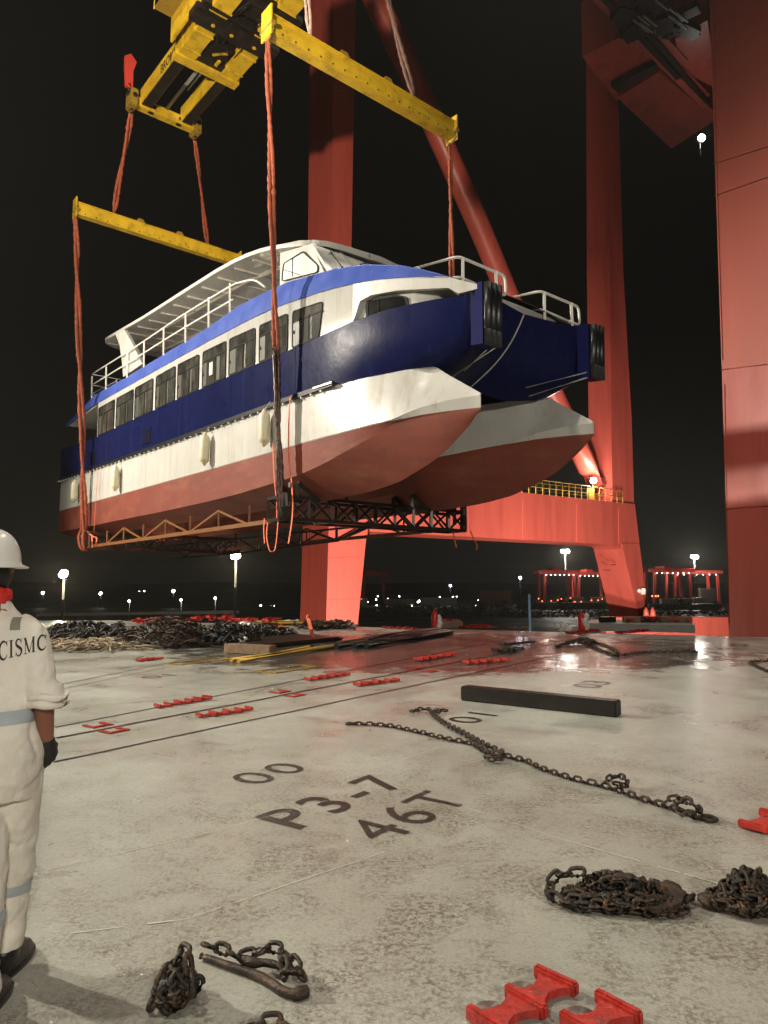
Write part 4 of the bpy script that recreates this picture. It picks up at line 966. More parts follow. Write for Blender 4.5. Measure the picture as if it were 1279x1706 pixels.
# ================================================================ FAR SHORE
random.seed(11)
def mast(px,py,Y,lab,bulb='lampfar',r=.8,hd=2.2,n=2,name='light_mast',pr=.25,base=None,cat='lamp mast',group=None):
    top=P(px,py,Y); t=thing(name,V((top.x,Y,QZ)),lab,cat,group)
    mb=MB(); mb.tube([V((top.x,Y,QZ)),top],[pr*1.5,pr],8); mb.box(top+V((0,0,-.1)),(hd,.3,.25)); mb.build('pole','galv' if name!='light_mast' else 'dark',t)
    mb=MB()
    for i in range(n):
        c=top+V(((i-(n-1)/2)*hd/max(n,1),-.4,.1)); mb.lathe([(.02,-.2),(r*.9,-.1),(r,0),(r*.6,.12)],c,(0,1,-.4),10)
    mb.build('lamp',bulb,t)
    if r>=.85: point('mast_light',top+V((0,-1.5,-.6)),6500*r*(Y/150)**1.6,(1,.88,.62) if Y<200 else (1,.93,.8),.6)
    return t
mast(107,957,150,'tall mast with the brightest warm lamp, beside the worker','lampwarm',1.0,.7,1)
mast(393,927,160,'tall mast whose lamp shines just below the rear truss','lampwarm',.85,1.2,2)
for x,y,Y,l in ((72,988,330,'dim distant mast lamp left of the brightest lamp'),(168,989,330,'dim distant mast lamp right of the brightest lamp'),(289,985,330,'dim distant mast lamp over the largest dark heap')):
    mast(x,y,Y,l,'lampfar',.75,.8,1)
for x,y,l in ((106,1006,'slim street lamp under the brightest mast'),(216,1002,'slim street lamp above the left dark heaps'),(302,1000,'slim street lamp above the middle dark heap'),(359,997,'slim street lamp left of the second mast')):
    mast(x,y,190,l,'lampfar',.32,.5,1,'street_lamp',.09,cat='street lamp',group='street lamps along the far quay road')
mast(941,919,330,'tall mast with a cluster of bright lamps over the left red yard cranes','lampwhite',1.0,3.4,3)
mast(1156,928,330,'tall mast with bright lamps over the right red yard cranes','lampwhite',.9,3.0,3)
mast(750,976,420,'small bluish white mast lamp between the crane legs','lampblue',.7,.6,1)
mast(866,963,400,'tiny mast lamp left of the left red yard cranes','lampblue',.8,.6,1)
mb=MB()
for x,y in ((196,987),(203,989),(232,986),(235,990),(240,985),(274,990),(278,987),(205,990)): mb.ball(P(x,y,900),.9,n=6)
o=mb.build('distant_lights','lampblue',None,loc=P(235,988,900)); tag(o,'scattered pale lights of the far shore, left of the middle',"lights",kind='stuff')
mb=MB()
for i in range(26):
    x=random.uniform(610,800); y=random.uniform(992,1012); mb.ball(P(x,y,350),random.uniform(.15,.35),n=6)
for i in range(14):
    x=random.uniform(370,470); y=random.uniform(1008,1018); mb.ball(P(x,y,350),random.uniform(.2,.5),n=6)
o=mb.build('distant_lights','lampfar',None,loc=P(700,1000,350)); tag(o,'tiny lights and lit windows low on the shore behind the crane','lights',kind='stuff')
# far road embankment
mb=MB(); mb.prism([P(60,1022,210),P(395,1017,210),P(395,1022,210),P(60,1027,210)],(0,3,0)); mb.build('viaduct','greybox'); tag(bpy.data.objects['viaduct'],'low pale road embankment across the water at left','road bank')
# yard cranes
def yard_crane(x0,x1,yt,Y,lab,dp=10,lit=True):
    a=P(x0,yt,Y); b=P(x1,yt,Y); z0=QZ; t=thing('yard_crane',V(((a.x+b.x)/2,Y,z0)),lab,'yard crane','red yard cranes across the quay')
    for x,s in ((a.x,1),(b.x,-1)):
        for y in (Y,Y+dp):
            mb=MB(); mb.beam((x,y,z0),(x+s*.6,y,a.z-.5),1.1,1.0,up=(0,1,0)); mb.build('leg','farred',t)
    mb=MB()
    for y in (Y,Y+dp): mb.box(((a.x+b.x)/2,y,a.z),(b.x-a.x+4,1.0,1.5))
    mb.build('girder','farred',t)
    mb=MB(); mb.box(((a.x*.6+b.x*.4),Y+dp/2,a.z+1.0),(3.2,dp,1.6)); mb.build('trolley','farred',t)
    if lit:
        mb=MB()
        for i in range(7): mb.ball((a.x+(b.x-a.x)*(i+.5)/7,Y-.8,a.z-1.2),.17,n=6)
        mb.build('work_lamp','lampfar',t)
        for x in (a.x,b.x):
            point('yard_lamp_light',(x,Y-5,a.z-2),420,(1,.75,.6),.5)
    return t
yard_crane(905,958,953,300,'leftmost of the two red yard cranes seen under the portal beam')
yard_crane(962,1012,955,330,'red yard crane seen just left of the right portal leg')
yard_crane(1088,1150,950,300,'red yard crane right of the portal leg, nearest to it')
yard_crane(1122,1196,953,330,'rightmost red yard crane beside the near crane leg')
yard_crane(604,640,956,330,'small red yard crane just right of the left portal leg',lit=False)
# stacked containers
random.seed(21)
boxes=[]
for (x0,x1,Y,zt,m) in ((944,972,290,4.5,'container_w'),(985,1010,290,4.5,'container_w'),(1100,1152,290,4.0,'container_w'),(1155,1172,290,4.4,'container_w'),(860,935,280,2.7,'container_g'),(936,1010,280,2.7,'container_g'),(1080,1195,275,2.3,'container_g'),(534,585,340,5.0,'container_b'),(596,612,300,4.0,'container_w'),(800,850,330,7,'container_b'),(700,760,330,3.5,'container_w'),(640,690,330,2.8,'container_w'),(1166,1190,300,8,'container_w')):
    a=P(x0,1000,Y); b=P(x1,1000,Y)
    mb=MB(); cx=(a.x+b.x)/2; L=b.x-a.x
    mb.bbox((cx,Y,QZ+zt/2+1),(L,2.6,zt),bev=.06)
    k=0; xx=a.x+.3
    while xx<b.x-.3: mb.box((xx,Y-1.32,QZ+zt/2+1),(.25,.06,zt*.88)); xx+=.9
    o=mb.build('container',m,None,loc=(cx,Y,QZ))
    dsc={'container_w':'pale','container_g':'dark green','container_b':'dull brown'}[m]
    boxes.append((o,dsc,x0))
    where={944:'standing between the two left yard cranes',985:'just left of the right portal leg',1100:'long and low under the right yard cranes',1155:'short, beside the near crane leg',860:'left of the red yard cranes',936:'below the left yard cranes, near the portal leg',1080:'between portal leg and near crane leg',534:'low behind the left portal leg',596:'tiny, just right of the left portal leg',800:'tall and dim in the middle of the shore',700:'low and dim, middle of the shore',640:'low and dim, right of the left portal leg',1166:'high and dim, touching the near crane leg'}[x0]
    tag(o,dsc+' far container block, '+where,'container')
# yellow forklift like stackers
for x,l in ((928,'yellow container handler under the leftmost yard crane'),(945,'second yellow container handler, right of the first under the yard cranes')):
    c=P(x,997,285); t=thing('container_handler',V((c.x,285,QZ+.6)),l,'container handler')
    mb=MB(); mb.bbox((c.x,285,QZ+2.4),(4,2,1.6),bev=.2); mb.beam((c.x-1.5,285,QZ+3),(c.x+.8,285,QZ+6.5),.6,.6); mb.build('body','yellow',t)
    mb=MB(); mb.bbox((c.x+1,285,QZ+3.9),(1.4,1.6,1.5),bev=.2); mb.build('cab','glass',t)
    for sx in (-1.4,1.4):
        mb=MB(); mb.lathe([(.3,-.3),(.8,-.25),(.8,.25),(.3,.3)],(c.x+sx,284,QZ+1.4),(0,1,0),12); mb.build('wheel','rubber',t)
mb=MB()
for x in (897,903,918,929,935,957,968,985,996,1003,950): mb.ball(P(x,1000+random.uniform(-4,4),270),.2,n=6)
for x in (1086,1092,1096): mb.ball(P(x,993,270),.3,n=6)
o=mb.build('vehicle_lights','lampred',None,loc=P(950,1000,270)); tag(o,'red lights of vehicles moving under the yard cranes','lights',kind='stuff')
# trees along the far quay
def tree(x,Y,h,wd,lab):
    c=P(x,1000,Y); c.z=QZ; t=thing('tree',c,lab,'tree','trees along the far quay')
    mb=MB(); mb.tube([c,c+V((.1,0,h*.35)),c+V((-.1,0,h*.6))],[.3,.2,.1],6); mb.tube([c+V((0,0,h*.3)),c+V((wd*.25,0,h*.6))],[.12,.05],5); mb.tube([c+V((0,0,h*.3)),c+V((-wd*.25,0,h*.55))],[.12,.05],5); mb.build('trunk','bark',t)
    mb=MB()
    for i in range(170):
        a=random.uniform(0,2*PI); r=math.sqrt(random.random()); z=random.uniform(.28,1); rr=wd*.5*math.sin(PI*min(1,(z-.2)/.85))**.6*r
        p=c+V((rr*math.cos(a),rr*math.sin(a),h*z)); n=V((random.gauss(0,1),random.gauss(0,1),random.gauss(0,1))).normalized(); u,v=frame_of(n); q=random.uniform(.2,.5)
        mb.add([p+u*q,p+v*q*.6,p-u*q,p-v*q*.6],[(0,1,2,3)])
    mb.build('crown','tree',t)
tl=[(1128,262,6.2,5,'largest round dark tree, right of the right portal leg'),(940,262,4.6,6,'wide dark tree in front of the left yard cranes'),(640,250,4,6,'dark bushy tree right of the left portal leg'),(668,255,4.2,6,'dark tree second right of the left portal leg'),(1192,258,4.5,4,'dark tree touching the near crane leg'),(838,258,5,7,'dark tree in the middle of the far quay'),(800,258,4.4,6,'dark tree left of the middle one on the far quay')]
for a in tl: tree(*a)
mb=MB()
for i in range(2600):
    x=random.uniform(600,1215); Y=random.uniform(235,262); c=P(x,1000,Y); z=QZ+random.random()**1.4*3.4*(1+.5*noise.noise(V((x*.03,0,0)))); p=V((c.x,Y,z)); n=V((random.gauss(0,1),random.gauss(0,1),random.gauss(0,1))).normalized(); u,v=frame_of(n); q=random.uniform(.25,.7)
    mb.add([p+u*q,p+v*q*.6,p-u*q,p-v*q*.6],[(0,1,2,3)])
o=mb.build('hedge','tree',None,loc=(40,245,QZ)); tag(o,'dark band of shrubs along the far quay','shrubs',kind='stuff')
# blue pole in front of the far quay
b=P(885,1100,60); tp=P(881,990,60); mb=MB(); mb.tube([V((b.x,60,QZ)),tp],.12,8); mb.bbox(V((b.x,60,QZ+.2)),(.6,.6,.4),bev=.03)
o=mb.build('quay_pole','bluepole',None,loc=(b.x,60,QZ)); tag(o,'thin dull blue pole standing on the quay beyond the deck edge','pole')

# ================================================================ THINGS ON THE DECK
def link_mesh(mb,c,ax,nrm,L=.084,Wd=.050,r=.0095,seg=14,n=6):
    ax=V(ax).normalized(); nrm=V(nrm); nrm=(nrm-ax*nrm.dot(ax)).normalized(); side=ax.cross(nrm)
    hw=Wd/2-r; hl=L/2-r-hw; pts=[]
    for i in range(seg):
        t=2*PI*i/seg; x=math.cos(t)*hw; y=math.sin(t)*hw
        pts.append(c+ax*(y+(hl if y>=0 else -hl) if abs(y)>1e-6 else 0)+side*x)
    mb.tube(pts,r,n,closed=True,caps=False)
def chain_along(mb,pts,pitch=.062,lift=.0,k=1.0,jit=.15,seg=12,n=6):
    sp_=smooth_path(pts,8); acc=0; out=[sp_[0]]
    for p,q in zip(sp_,sp_[1:]):
        d=(q-p).length
        while acc+d>=pitch*k:
            f=(pitch*k-acc)/d; p=p.lerp(q,f); out.append(p); d=(q-p).length; acc=0
        acc+=d
    for i,(p,q) in enumerate(zip(out,out[1:])):
        ax=(q-p).normalized(); tilt=(.95 if i%2 else -.62)+random.uniform(-jit,jit)
        side=ax.cross(ZV); 
        if side.length<.1: side=V((1,0,0))
        nr=ZV*math.cos(tilt)+side.normalized()*math.sin(tilt)
        link_mesh(mb,(p+q)/2+ZV*(.5*k*.05*abs(math.sin(tilt))+.008*k+lift),ax,nr,.088*k,.056*k,.0098*k,seg,n)
def hook(mb,c,d,k=1.0):
    d=V(d).normalized(); s=V((d.y,-d.x,0)); pts=[c,c+d*.06*k,c+d*.10*k+s*.02*k,c+d*.13*k-s*.02*k,c+d*.10*k-s*.06*k,c+d*.06*k-s*.055*k]
    mb.tube(smooth_path([p+ZV*.014 for p in pts],4),[.012*k]*21,8)
def g(x,y,z=0.0): p=G(x,y); p.z=z; return p
random.seed(31)
ch=thing('lashing_chain',g(870,1270),'long rusty lashing chain stretched across the middle of the deck','chain')
mb=MB(); chain_along(mb,[g(*p) for p in ((583,1209),(615,1210),(650,1213),(700,1224),(750,1236),(785,1243),(808,1256),(835,1262),(875,1272),(900,1284),(950,1301),(1000,1313),(1030,1322),(1060,1333),(1100,1346),(1150,1362),(1172,1367))]); mb.build('chain_run','chain',ch)
mb=MB(); chain_along(mb,[g(*p,.01) for p in ((745,1187),(722,1192),(728,1202),(752,1218),(775,1230),(795,1244),(806,1254),(818,1262),(836,1270),(818,1272),(806,1268))]); mb.build('chain_run','chain',ch); mb=MB(); chain_along(mb,[g(*p,.02) for p in ((690,1189),(712,1187),(720,1196),(742,1212),(765,1224),(790,1238),(815,1252),(838,1262),(828,1272))]); mb.build('chain_run','chain',ch)
mb=MB(); chain_along(mb,[g(1004,1315,.02),g(1022,1310,.05),g(1036,1312,.06),g(1046,1321,.04),g(1030,1324,.05),g(1012,1319,.05)]); mb.build('chain_run','chain',ch); mb=MB(); chain_along(mb,[g(1104,1349,.02),g(1122,1347,.05),g(1145,1354,.06),g(1168,1366,.03),g(1145,1369,.02),g(1124,1361,.05),g(1140,1358,.07),g(1160,1364,.06),g(1172,1370,.02)]); mb.build('chain_run','chain',ch)
for a_,b_,k_ in (((595,1209),(578,1207),1),((700,1187),(676,1186),1),((720,1186),(742,1185),1),((1150,1366),(1178,1370),1.2)): mb=MB(); hook(mb,g(*a_,.005),g(*b_)-g(*a_),k_); mb.build('hook','chain',ch)
ch=thing('lashing_chain',g(1040,1092),'dark chain trailing right from a small knot near the far deck edge','chain')
mb=MB(); chain_along(mb,[g(*p) for p in ((925,1079),(960,1073),(985,1078),(1000,1086),(1030,1095),(1050,1092),(1075,1089),(1110,1088),(1160,1087))],k=1.5,seg=10,n=5)
for k in range(3): chain_along(mb,[g(940+k*9,1076,.02+.03*k),g(975,1070+k*3,.05),g(1003,1082,.07),g(1030,1094+k,.05),g(1010,1094,.03)],k=1.5,seg=10,n=5,jit=.6)
mb.build('chain_run','chain',ch); mb=MB(); hook(mb,g(935,1078),g(922,1079)-g(935,1078),1.3); hook(mb,g(1150,1087),g(1162,1087)-g(1150,1087),1.3); mb.build('hook','chain',ch)
ch=thing('lashing_chain',g(1268,1112),'short piece of chain cut by the right edge of the photo','chain')
mb=MB(); chain_along(mb,[g(1248,1106),g(1262,1104),g(1300,1103)],k=1.3,seg=8,n=5); mb.build('chain_run','chain',ch); mb=MB(); chain_along(mb,[g(1248,1107,.01),g(1262,1114),g(1282,1122),g(1300,1122)],k=1.3,seg=8,n=5); mb.build('chain_run','chain',ch)
def pile(cx,cy,wx,wy,hz,nl,lab,seed,k=1.0,rz=0,tall=False):
    random.seed(seed); c=g(cx,cy); t=thing('chain_pile',c,lab,'chain pile','heaps of lashing chain in the foreground')
    mb=MB(); 
    for j in range(nl):
        f=j/nl; zc=hz*f*.85; sx=wx*(1-.55*f)*.5; sy=wy*(1-.5*f)*.5; a0=random.uniform(0,2*PI); pts=[]
        for i in range(6):
            a=a0+i*random.uniform(.8,1.5); rr=random.uniform(.35,1.0); x=sx*rr*math.cos(a); y=sy*rr*math.sin(a)
            z=max(.0,zc*(1-.6*rr*rr)+random.uniform(-.01,.02)); pts.append(c+V((x*math.cos(rz)-y*math.sin(rz),x*math.sin(rz)+y*math.cos(rz),z)))
        chain_along(mb,pts,k=k,jit=.7)
    mb.build('chain_run','chain',t)
    return t,c
t,c=pile(1030,1508,.64,.30,.15,24,'wide chain heap with a flat hook plate at its right, lying in the foreground',5,.95,-.12)
mb=MB(); 
pl=[(-.02,-.10),(.03,-.15),(.12,-.13),(.20,-.09),(.26,-.01),(.25,.08),(.20,.13),(.15,.12),(.19,.06),(.18,-.01),(.12,-.05),(.05,-.07),(.0,-.06)]
mb.prism([c+V((x*.85+.09,y*.85-.03,.045+ .10*y)) for x,y in pl],V((0,0,.022))); mb.build('hook_plate','chain',t)
mb=MB(); chain_along(mb,[c+V((-.32,.06,.02)),c+V((-.34,.0,.02)),c+V((-.24,-.07,.0)),c+V((-.1,-.10,.0)),c+V((0,-.12,.0))],k=1.1); mb.build('chain_run','chain',t); mb=MB(); chain_along(mb,[c+V((.2,.1,.05)),c+V((.3,.08,.02)),c+V((.37,.0,0)),c+V((.30,-.03,0))],k=1.1); mb.build('chain_run','chain',t); mb=MB(); chain_along(mb,[c+V((-.33,.02,.02)),c+V((-.30,.10,.06)),c+V((-.24,.06,.1)),c+V((-.1,.0,.13))],k=1.1); mb.build('chain_run','chain',t)
t,c=pile(1248,1515,.44,.34,.20,30,'tall dense chain heap cut by the right edge of the photo',6,.98)
mb=MB(); mb.lathe([(.0,0),(.05,0),(.055,.015),(.04,.03),(.0,.03)],c+V((-.19,.02,.02)),(.3,-.2,1),12,caps=False); mb.build('swivel','chain',t)
t,c=pile(292,1672,.17,.24,.13,12,'small upright chain heap at the bottom, left of the lever',8,1.05)
mb=MB(); chain_along(mb,[c+V((-.07,-.07,0)),c+V((-.05,.0,.06)),c+V((-.01,.06,.12)),c+V((.03,.03,.15)),c+V((.06,-.04,.08)),c+V((.09,-.1,0))],k=1.1); mb.build('chain_run','chain',t)
# lever binder
a_=g(335,1600,.018); b_=g(505,1660,.018); dr=(b_-a_).normalized(); sd=V((-dr.y,dr.x,0))
t=thing('lever_binder',(a_+b_)/2-ZV*.018,'steel chain tensioner lever with chain links on it, bottom left of the centre','chain tensioner')
mb=MB(); L=(b_-a_).length
path=[a_,a_+dr*L*.3,a_+dr*L*.55,a_+dr*L*.72-sd*.015,a_+dr*L*.86-sd*.035,a_+dr*L*.97-sd*.03,a_+dr*L*1.02+sd*.01]
sp_=smooth_path(path,5); mb.tube(sp_,[.014+.004*min(1,i/10) if i<len(sp_)-6 else .024 for i in range(len(sp_))],8); mb.build('lever','chain',t)
mb=MB(); p=a_+dr*L*.42+sd*.035+ZV*.02; q=a_+dr*L*.72+sd*.05+ZV*.03; mb.tube(smooth_path([p-dr*.05,p+dr*.03,p.lerp(q,.5)+sd*.01,q,q+dr*.05-sd*.03,q+dr*.07-sd*.07],4),[.012,.016,.02,.022,.022,.02,.018,.016,.016,.016,.016,.014,.014,.013,.013,.012,.012,.012,.011,.011,.010],8); mb.build('jaw','chain',t)
mb=MB(); random.seed(9)
chain_along(mb,[a_+sd*.01+ZV*.02,a_+dr*.10+sd*.03+ZV*.01,a_+dr*.2+sd*.035,a_+dr*L*.5+sd*.09+ZV*.03,a_+dr*L*.65+sd*.10+ZV*.04,a_+dr*L*.8+sd*.08+ZV*.02,a_+dr*L*.95+sd*.04,a_+dr*L*.9+sd*.0+ZV*.02],k=1.0); mb.build('chain_run','chain',t); mb=MB()
chain_along(mb,[a_+dr*L*.7+sd*.10+ZV*.03,a_+dr*L*.75+sd*.04+ZV*.04,a_+dr*L*.82-sd*.0+ZV*.03,a_+dr*L*.95+sd*.03+ZV*.02,a_+dr*L*1.0+sd*.07],k=1.05); mb.build('chain_run','chain',t)
ch=thing('chain_scrap',g(440,1706),'few chain links just entering at the bottom edge','chain')
mb=MB(); chain_along(mb,[g(408,1728,.01),g(430,1722,.01),g(455,1718,.015),g(478,1722,.01),g(490,1728,.0)]); mb.build('chain_run','chain',ch)
# red sockets
U=D1; Vv=D2
def socket(mb,c,k=1.0,u=U,v=Vv,bars=(1,1),seed=0):
    # cross bars with a waisted plate between them
    for sgn,on in ((-.5,bars[0]),(.5,bars[1])):
        if on: mb.bbox(c+u*(.19*sgn*k)+ZV*.045*k,(.036*k,.20*k,.05*k),ax=(u,v,ZV),bev=.005*k)
    pl=[(-.085,-.075),(-.03,-.035),(.03,-.035),(.085,-.075),(.085,.075),(.03,.035),(-.03,.035),(-.085,.075)]
    mb.prism([c+u*x*k+v*y*k+ZV*.012*k for x,y in pl],ZV*.026*k)
def sockets(lab,pxa,pxb,n=4,k=1.0,z=0,jit=0,dim='redfit',group='rows of red lashing sockets along the deck seams'):
    p=g(*pxa);q=g(*pxb); d=(q-p).normalized(); L=(q-p).length; sd=V((-d.y,d.x,0)); t=thing('socket_row',(p+q)/2,lab,'lashing sockets',group)
    for i in range(n):
        c=p.lerp(q,(i+.5)/n); k_=L/n/.20; mb=MB(); socket(mb,c,1,d*1.0,sd); 
        # fit to spacing
        m2=MB(); kx=min(1.6,max(.9,L/n/.21))*random.uniform(.82,1.0); 
        ra_=random.uniform(-.12,.12); d2=(d+sd*ra_).normalized(); socket(m2,c+sd*random.uniform(-.02,.02),kx*k,d2,V((-d2.y,d2.x,0)),bars=(1,i==n-1 or random.random()<.6)); m2.build('socket',dim,t)
random.seed(4)
sockets('red socket row on the first seam, nearest the worker',(262,1180),(346,1166),5)
sockets('red socket row in front of the thick seam, nearest the worker',(330,1196),(418,1184),4)
sockets('red socket row on the first seam, in the middle',(513,1135),(578,1125),5)
sockets('red socket row between thick and third seam, in the middle',(592,1144),(660,1135),4)
sockets('dark red socket row on the wet part of the first seam',(695,1102),(754,1093),5)
sockets('dark red socket row on the wet part beyond the black timber',(775,1107),(842,1102),4)
sockets('blackened socket row in the wet area near the far chain',(835,1076),(886,1072),5,dim='timber')
sockets('pair of blackened sockets left of the far chain',(822,1088),(866,1085),2,dim='timber')
sockets('small far red socket row beside the first red extinguisher',(768,1047.5),(812,1044.5),4)
sockets('far red socket row at the deck edge below the brown box',(690,1049),(640,1047),4,dim='redfit')
sockets('faded red socket row far left behind the worker',(232,1103),(268,1098),4,dim='redfit')
sockets('red socket row at the far ends of the seams, right of the bags',(1030,1057),(1075,1053),4)
sockets('far red socket group on the edge, left of the second extinguisher',(795,1046),(828,1046),3)
sockets('far red socket group at the edge in the middle',(848,1047),(880,1047),3)
sockets('far red socket row below the second extinguisher',(948,1058),(992,1053),4)
def flatpair(lab,pa,pb):
    t=thing('flush_socket',g(*pa),lab,'flush sockets','pairs of flat red flush sockets by the thick seam')
    for p in (pa,pb):
        c=g(*p); mb=MB()
        for dx,dy,lx,ly in ((-.1,0,.05,.22),(.1,0,.05,.22),(0,-.08,.15,.05)): mb.bbox(c+U*dx+Vv*dy+ZV*.010,(lx,ly,.012),ax=(U,Vv,ZV),bev=.003)
        mb.build('socket_plate','redfit',t)
flatpair('flat red socket pair nearest the worker',(163,1209),(190,1218)); flatpair('flat red socket pair in the middle of the thick seam',(466,1153),(490,1159)); flatpair('flat red socket pair in front of the wet area',(690,1114),(715,1119))
# foreground red sockets (bigger, closer)
def bigsocket(lab,pts):
    t=thing('red_deck_socket',g(*pts[0]),lab,'deck socket','large red deck sockets in the foreground')
    ps=[g(*p) for p in pts]; 
    for i,p in enumerate(ps):
        q=ps[min(i+1,len(ps)-1)] if i<len(ps)-1 else p+(p-ps[i-1]); d=(q-p).normalized(); sd=V((-d.y,d.x,0)); L=(q-p).length
        mb=MB(); mb.bbox(p+ZV*.035,(.034,.19,.052),ax=(d,sd,ZV),bev=.008)
        if i<len(ps)-1:
            pl=[(.0,-.085),(.25,-.05),(.5,-.034),(.75,-.05),(1.0,-.085),(1.0,.085),(.75,.05),(.5,.034),(.25,.05),(0,.085)]
            mb.prism([p+d*x*L+sd*y+ZV*.012 for x,y in pl],ZV*.03)
        mb.build('cross_bar','redfit',t)
    mb=MB(); 
    for p,q in zip(ps,ps[1:]): m_=p.lerp(q,.5); d=(q-p).normalized(); sd=V((-d.y,d.x,0)); mb.lathe([(.0,0),(.05,0),(.05,.01),(.0,.012)],m_-sd*.085,ZV,14,caps=False)
    mb.build('drain_plate','steel',t)
bigsocket('large red deck socket at the bottom with its bars running down left',[(926,1648),(876,1684),(812,1722)])
bigsocket('large red deck socket at the bottom right of the other',[(1030,1694),(972,1732)])
bigsocket('large red deck socket cut by the right edge below the empty deck',[(1320,1345),(1290,1366),(1256,1386)])
# black square timber
def timber(pa,pb,h,wd,m,lab,name='timber_beam',ext=0,cat='timber'):
    a=g(*pa);b=g(*pb); d=(b-a).normalized(); sd=V((-d.y,d.x,0)); a=a-d*ext;b=b+d*ext
    mb=MB(); mb.bbox((a+b)/2+sd*wd/2+ZV*(h/2+.002),((b-a).length,wd,h),ax=(d,sd,ZV),bev=.012); o=mb.build(name,m,None,loc=(a+b)/2); tag(o,lab,cat); return o
timber((767,1167),(1026,1196),.185,.20,'timber','long black square timber lying alone on the deck')
timber((372,1088),(449,1092),.20,.26,'wood','short weathered brown plank block beside the yellow poles','wooden_block')
def poles(lst,m,lab,r=.05,name='pole',cat='pole',group=None):
    for i,(a,b) in enumerate(lst):
        p=g(*a);q=g(*b); t=MB(); t.tube([p+ZV*(r+.003),p.lerp(q,.5)+ZV*(r+.012),q+ZV*(r+.003)],r,12); o=t.build(name,m,None,loc=p); tag(o,lab[i],cat,group)
poles([((385,1103.5),(600,1069)),((397,1105.5),(612,1071))],'poley',['yellow pole on the deck, the upper one of the two','yellow pole on the deck, the lower one of the two'],.045,group='yellow poles')
poles([((520,1083),(725,1053)),((560,1082),(732,1056)),((590,1081),(745,1055)),((610,1081),(752,1057))],'rubber',['black pipe, farthest of the four lying past the yellow poles','black pipe, second farthest in the bundle of four','black pipe, third in the bundle of four','black pipe, nearest of the bundle of four'],.075,name='pipe',cat='pipe',group='bundle of black pipes')
# stacked brown plates
mb=MB()
a=g(385,1082);b=g(505,1078); 
for k in range(3):
    d=D1; c=g(462,1071)+V((random.uniform(-.1,.1),random.uniform(-.1,.1),.022+.036*k)); mb.bbox(c,(3.6-.3*k,1.6,.034),ax=(D1,D2,ZV),bev=.01)
o=mb.build('plate_stack','trussk',None,loc=g(470,1072)); tag(o,'low stack of dark brown plates behind the yellow poles','plates')
mb=MB(); p=g(523,1068); mb.tube([p,p+V((-.18,.1,.62))],.05,10); mb.ball(p+V((-.18,.1,.64)),.06); o=mb.build('orange_post','strap',None,loc=p); tag(o,'short leaning orange post at the end of the brown plates','post')
# dark heaps of lashing gear
def heap(cx,cy,wx,wy,hz,lab,seed,m='heap',nr=90,rm='rust',nm='gear_heap',lo=.7,hi=1.6,rr=.02):
    random.seed(seed); hz*=.62; c=g(cx,cy); t=thing(nm,c,lab,'heap')
    mb=MB(); rows=[]
    for i in range(12):
        f=i/11; rows.append([c+V((wx/2*f*math.cos(2*PI*k/28)*(1+.25*noise.noise(V((math.cos(2*PI*k/28)*1.5,math.sin(2*PI*k/28)*1.5,seed)))),wy/2*f*math.sin(2*PI*k/28),max(.0,hz*(1-f**1.7)*(1+.35*noise.noise(V((k*.5,i*.6,seed))))))) for k in range(28)])
    mb.grid(rows,0,True,closed=True); mb.build('heap_core',m,t)
    mb=MB()
    for i in range(nr):
        a=random.uniform(0,2*PI); f=math.sqrt(random.random()); x=wx/2*f*math.cos(a); y=wy/2*f*math.sin(a); z=hz*(1-f**1.7)*.95+random.uniform(.0,.07)
        d=V((random.gauss(0,1),random.gauss(0,1),random.gauss(0,.35)))
        d.normalize(); L=random.uniform(lo,hi)*.5; p=c+V((x,y,max(.03,z))); e=p+d*L; s=p-d*L
        e.z=max(.03,min(e.z,hz*1.1)); s.z=max(.03,min(s.z,hz*1.1))
        mb.tube(smooth_path([s,p+V((0,0,random.uniform(0,.12))),e],3),rr*random.uniform(.6,1.2),5)
    mb.build('rods',rm,t); return t
heap(133,1068,2.5,1.8,.72,'dark rounded heap of lashing gear right beside the worker',1,rm='heap',nr=260,lo=.2,hi=.45,rr=.03)
heap(190,1067,1.9,1.4,.52,'second dark heap from the left, lower and rounder',2,rm='heap',nr=200,lo=.2,hi=.45,rr=.03)
heap(275,1076,2.1,1.5,1.0,'tallest dark heap with rusty rods and tan rope sticking out',3,rm='rust',nr=240,lo=.3,hi=.8,rr=.018)
heap(312,1072,1.8,1.4,.72,'dark heap joined to the right side of the tallest heap',13,rm='heap',nr=220,lo=.2,hi=.5,rr=.03)
heap(375,1074,1.6,1.2,.78,'dark pointed heap just left of the wooden block',4,rm='heap',nr=220,lo=.2,hi=.4,rr=.03)
heap(430,1060,2.2,1.6,.38,'low dark heap behind the brown plates',14,rm='heap',nr=160,lo=.2,hi=.5,rr=.03)
random.seed(41)
def ropes(cx0,cx1,cy,wy,nr,lab,m='rope',r=.024,zz=.16):
    t=thing('rope_tangle',g((cx0+cx1)/2,cy),lab,'rope tangle'); mb=MB()
    for i in range(nr):
        p=g(random.uniform(cx0,cx1),cy+random.uniform(-wy,wy)); a=random.uniform(0,2*PI); pts=[]
        for k in range(5):
            pts.append(p+V((0,0,random.uniform(.02,zz)))); a+=random.uniform(-1.2,1.2); p=p+V((math.cos(a),math.sin(a),0))*.22
        mb.tube(smooth_path(pts,3),r,6)
    mb.build('rope_strand',m,t); return t
ropes(110,222,1078,6,150,'pale tangle of rope and rods in front of the two left heaps')
ropes(118,190,1066,3,90,'dark tan tangle at the foot of the leftmost heap',m='rust',r=.02)
ropes(262,276,1066,8,30,'tan rope strands spilling down the tallest heap',m='rope',r=.03,zz=.38)
ropes(255,262,1075,3,24,'brown tangle by the foot of the tallest heap',m='rust',zz=.3)
t=ropes(200,216,1070,2,4,'orange brown cloth bundle between the left heaps',m='wood',r=.10,zz=.12)
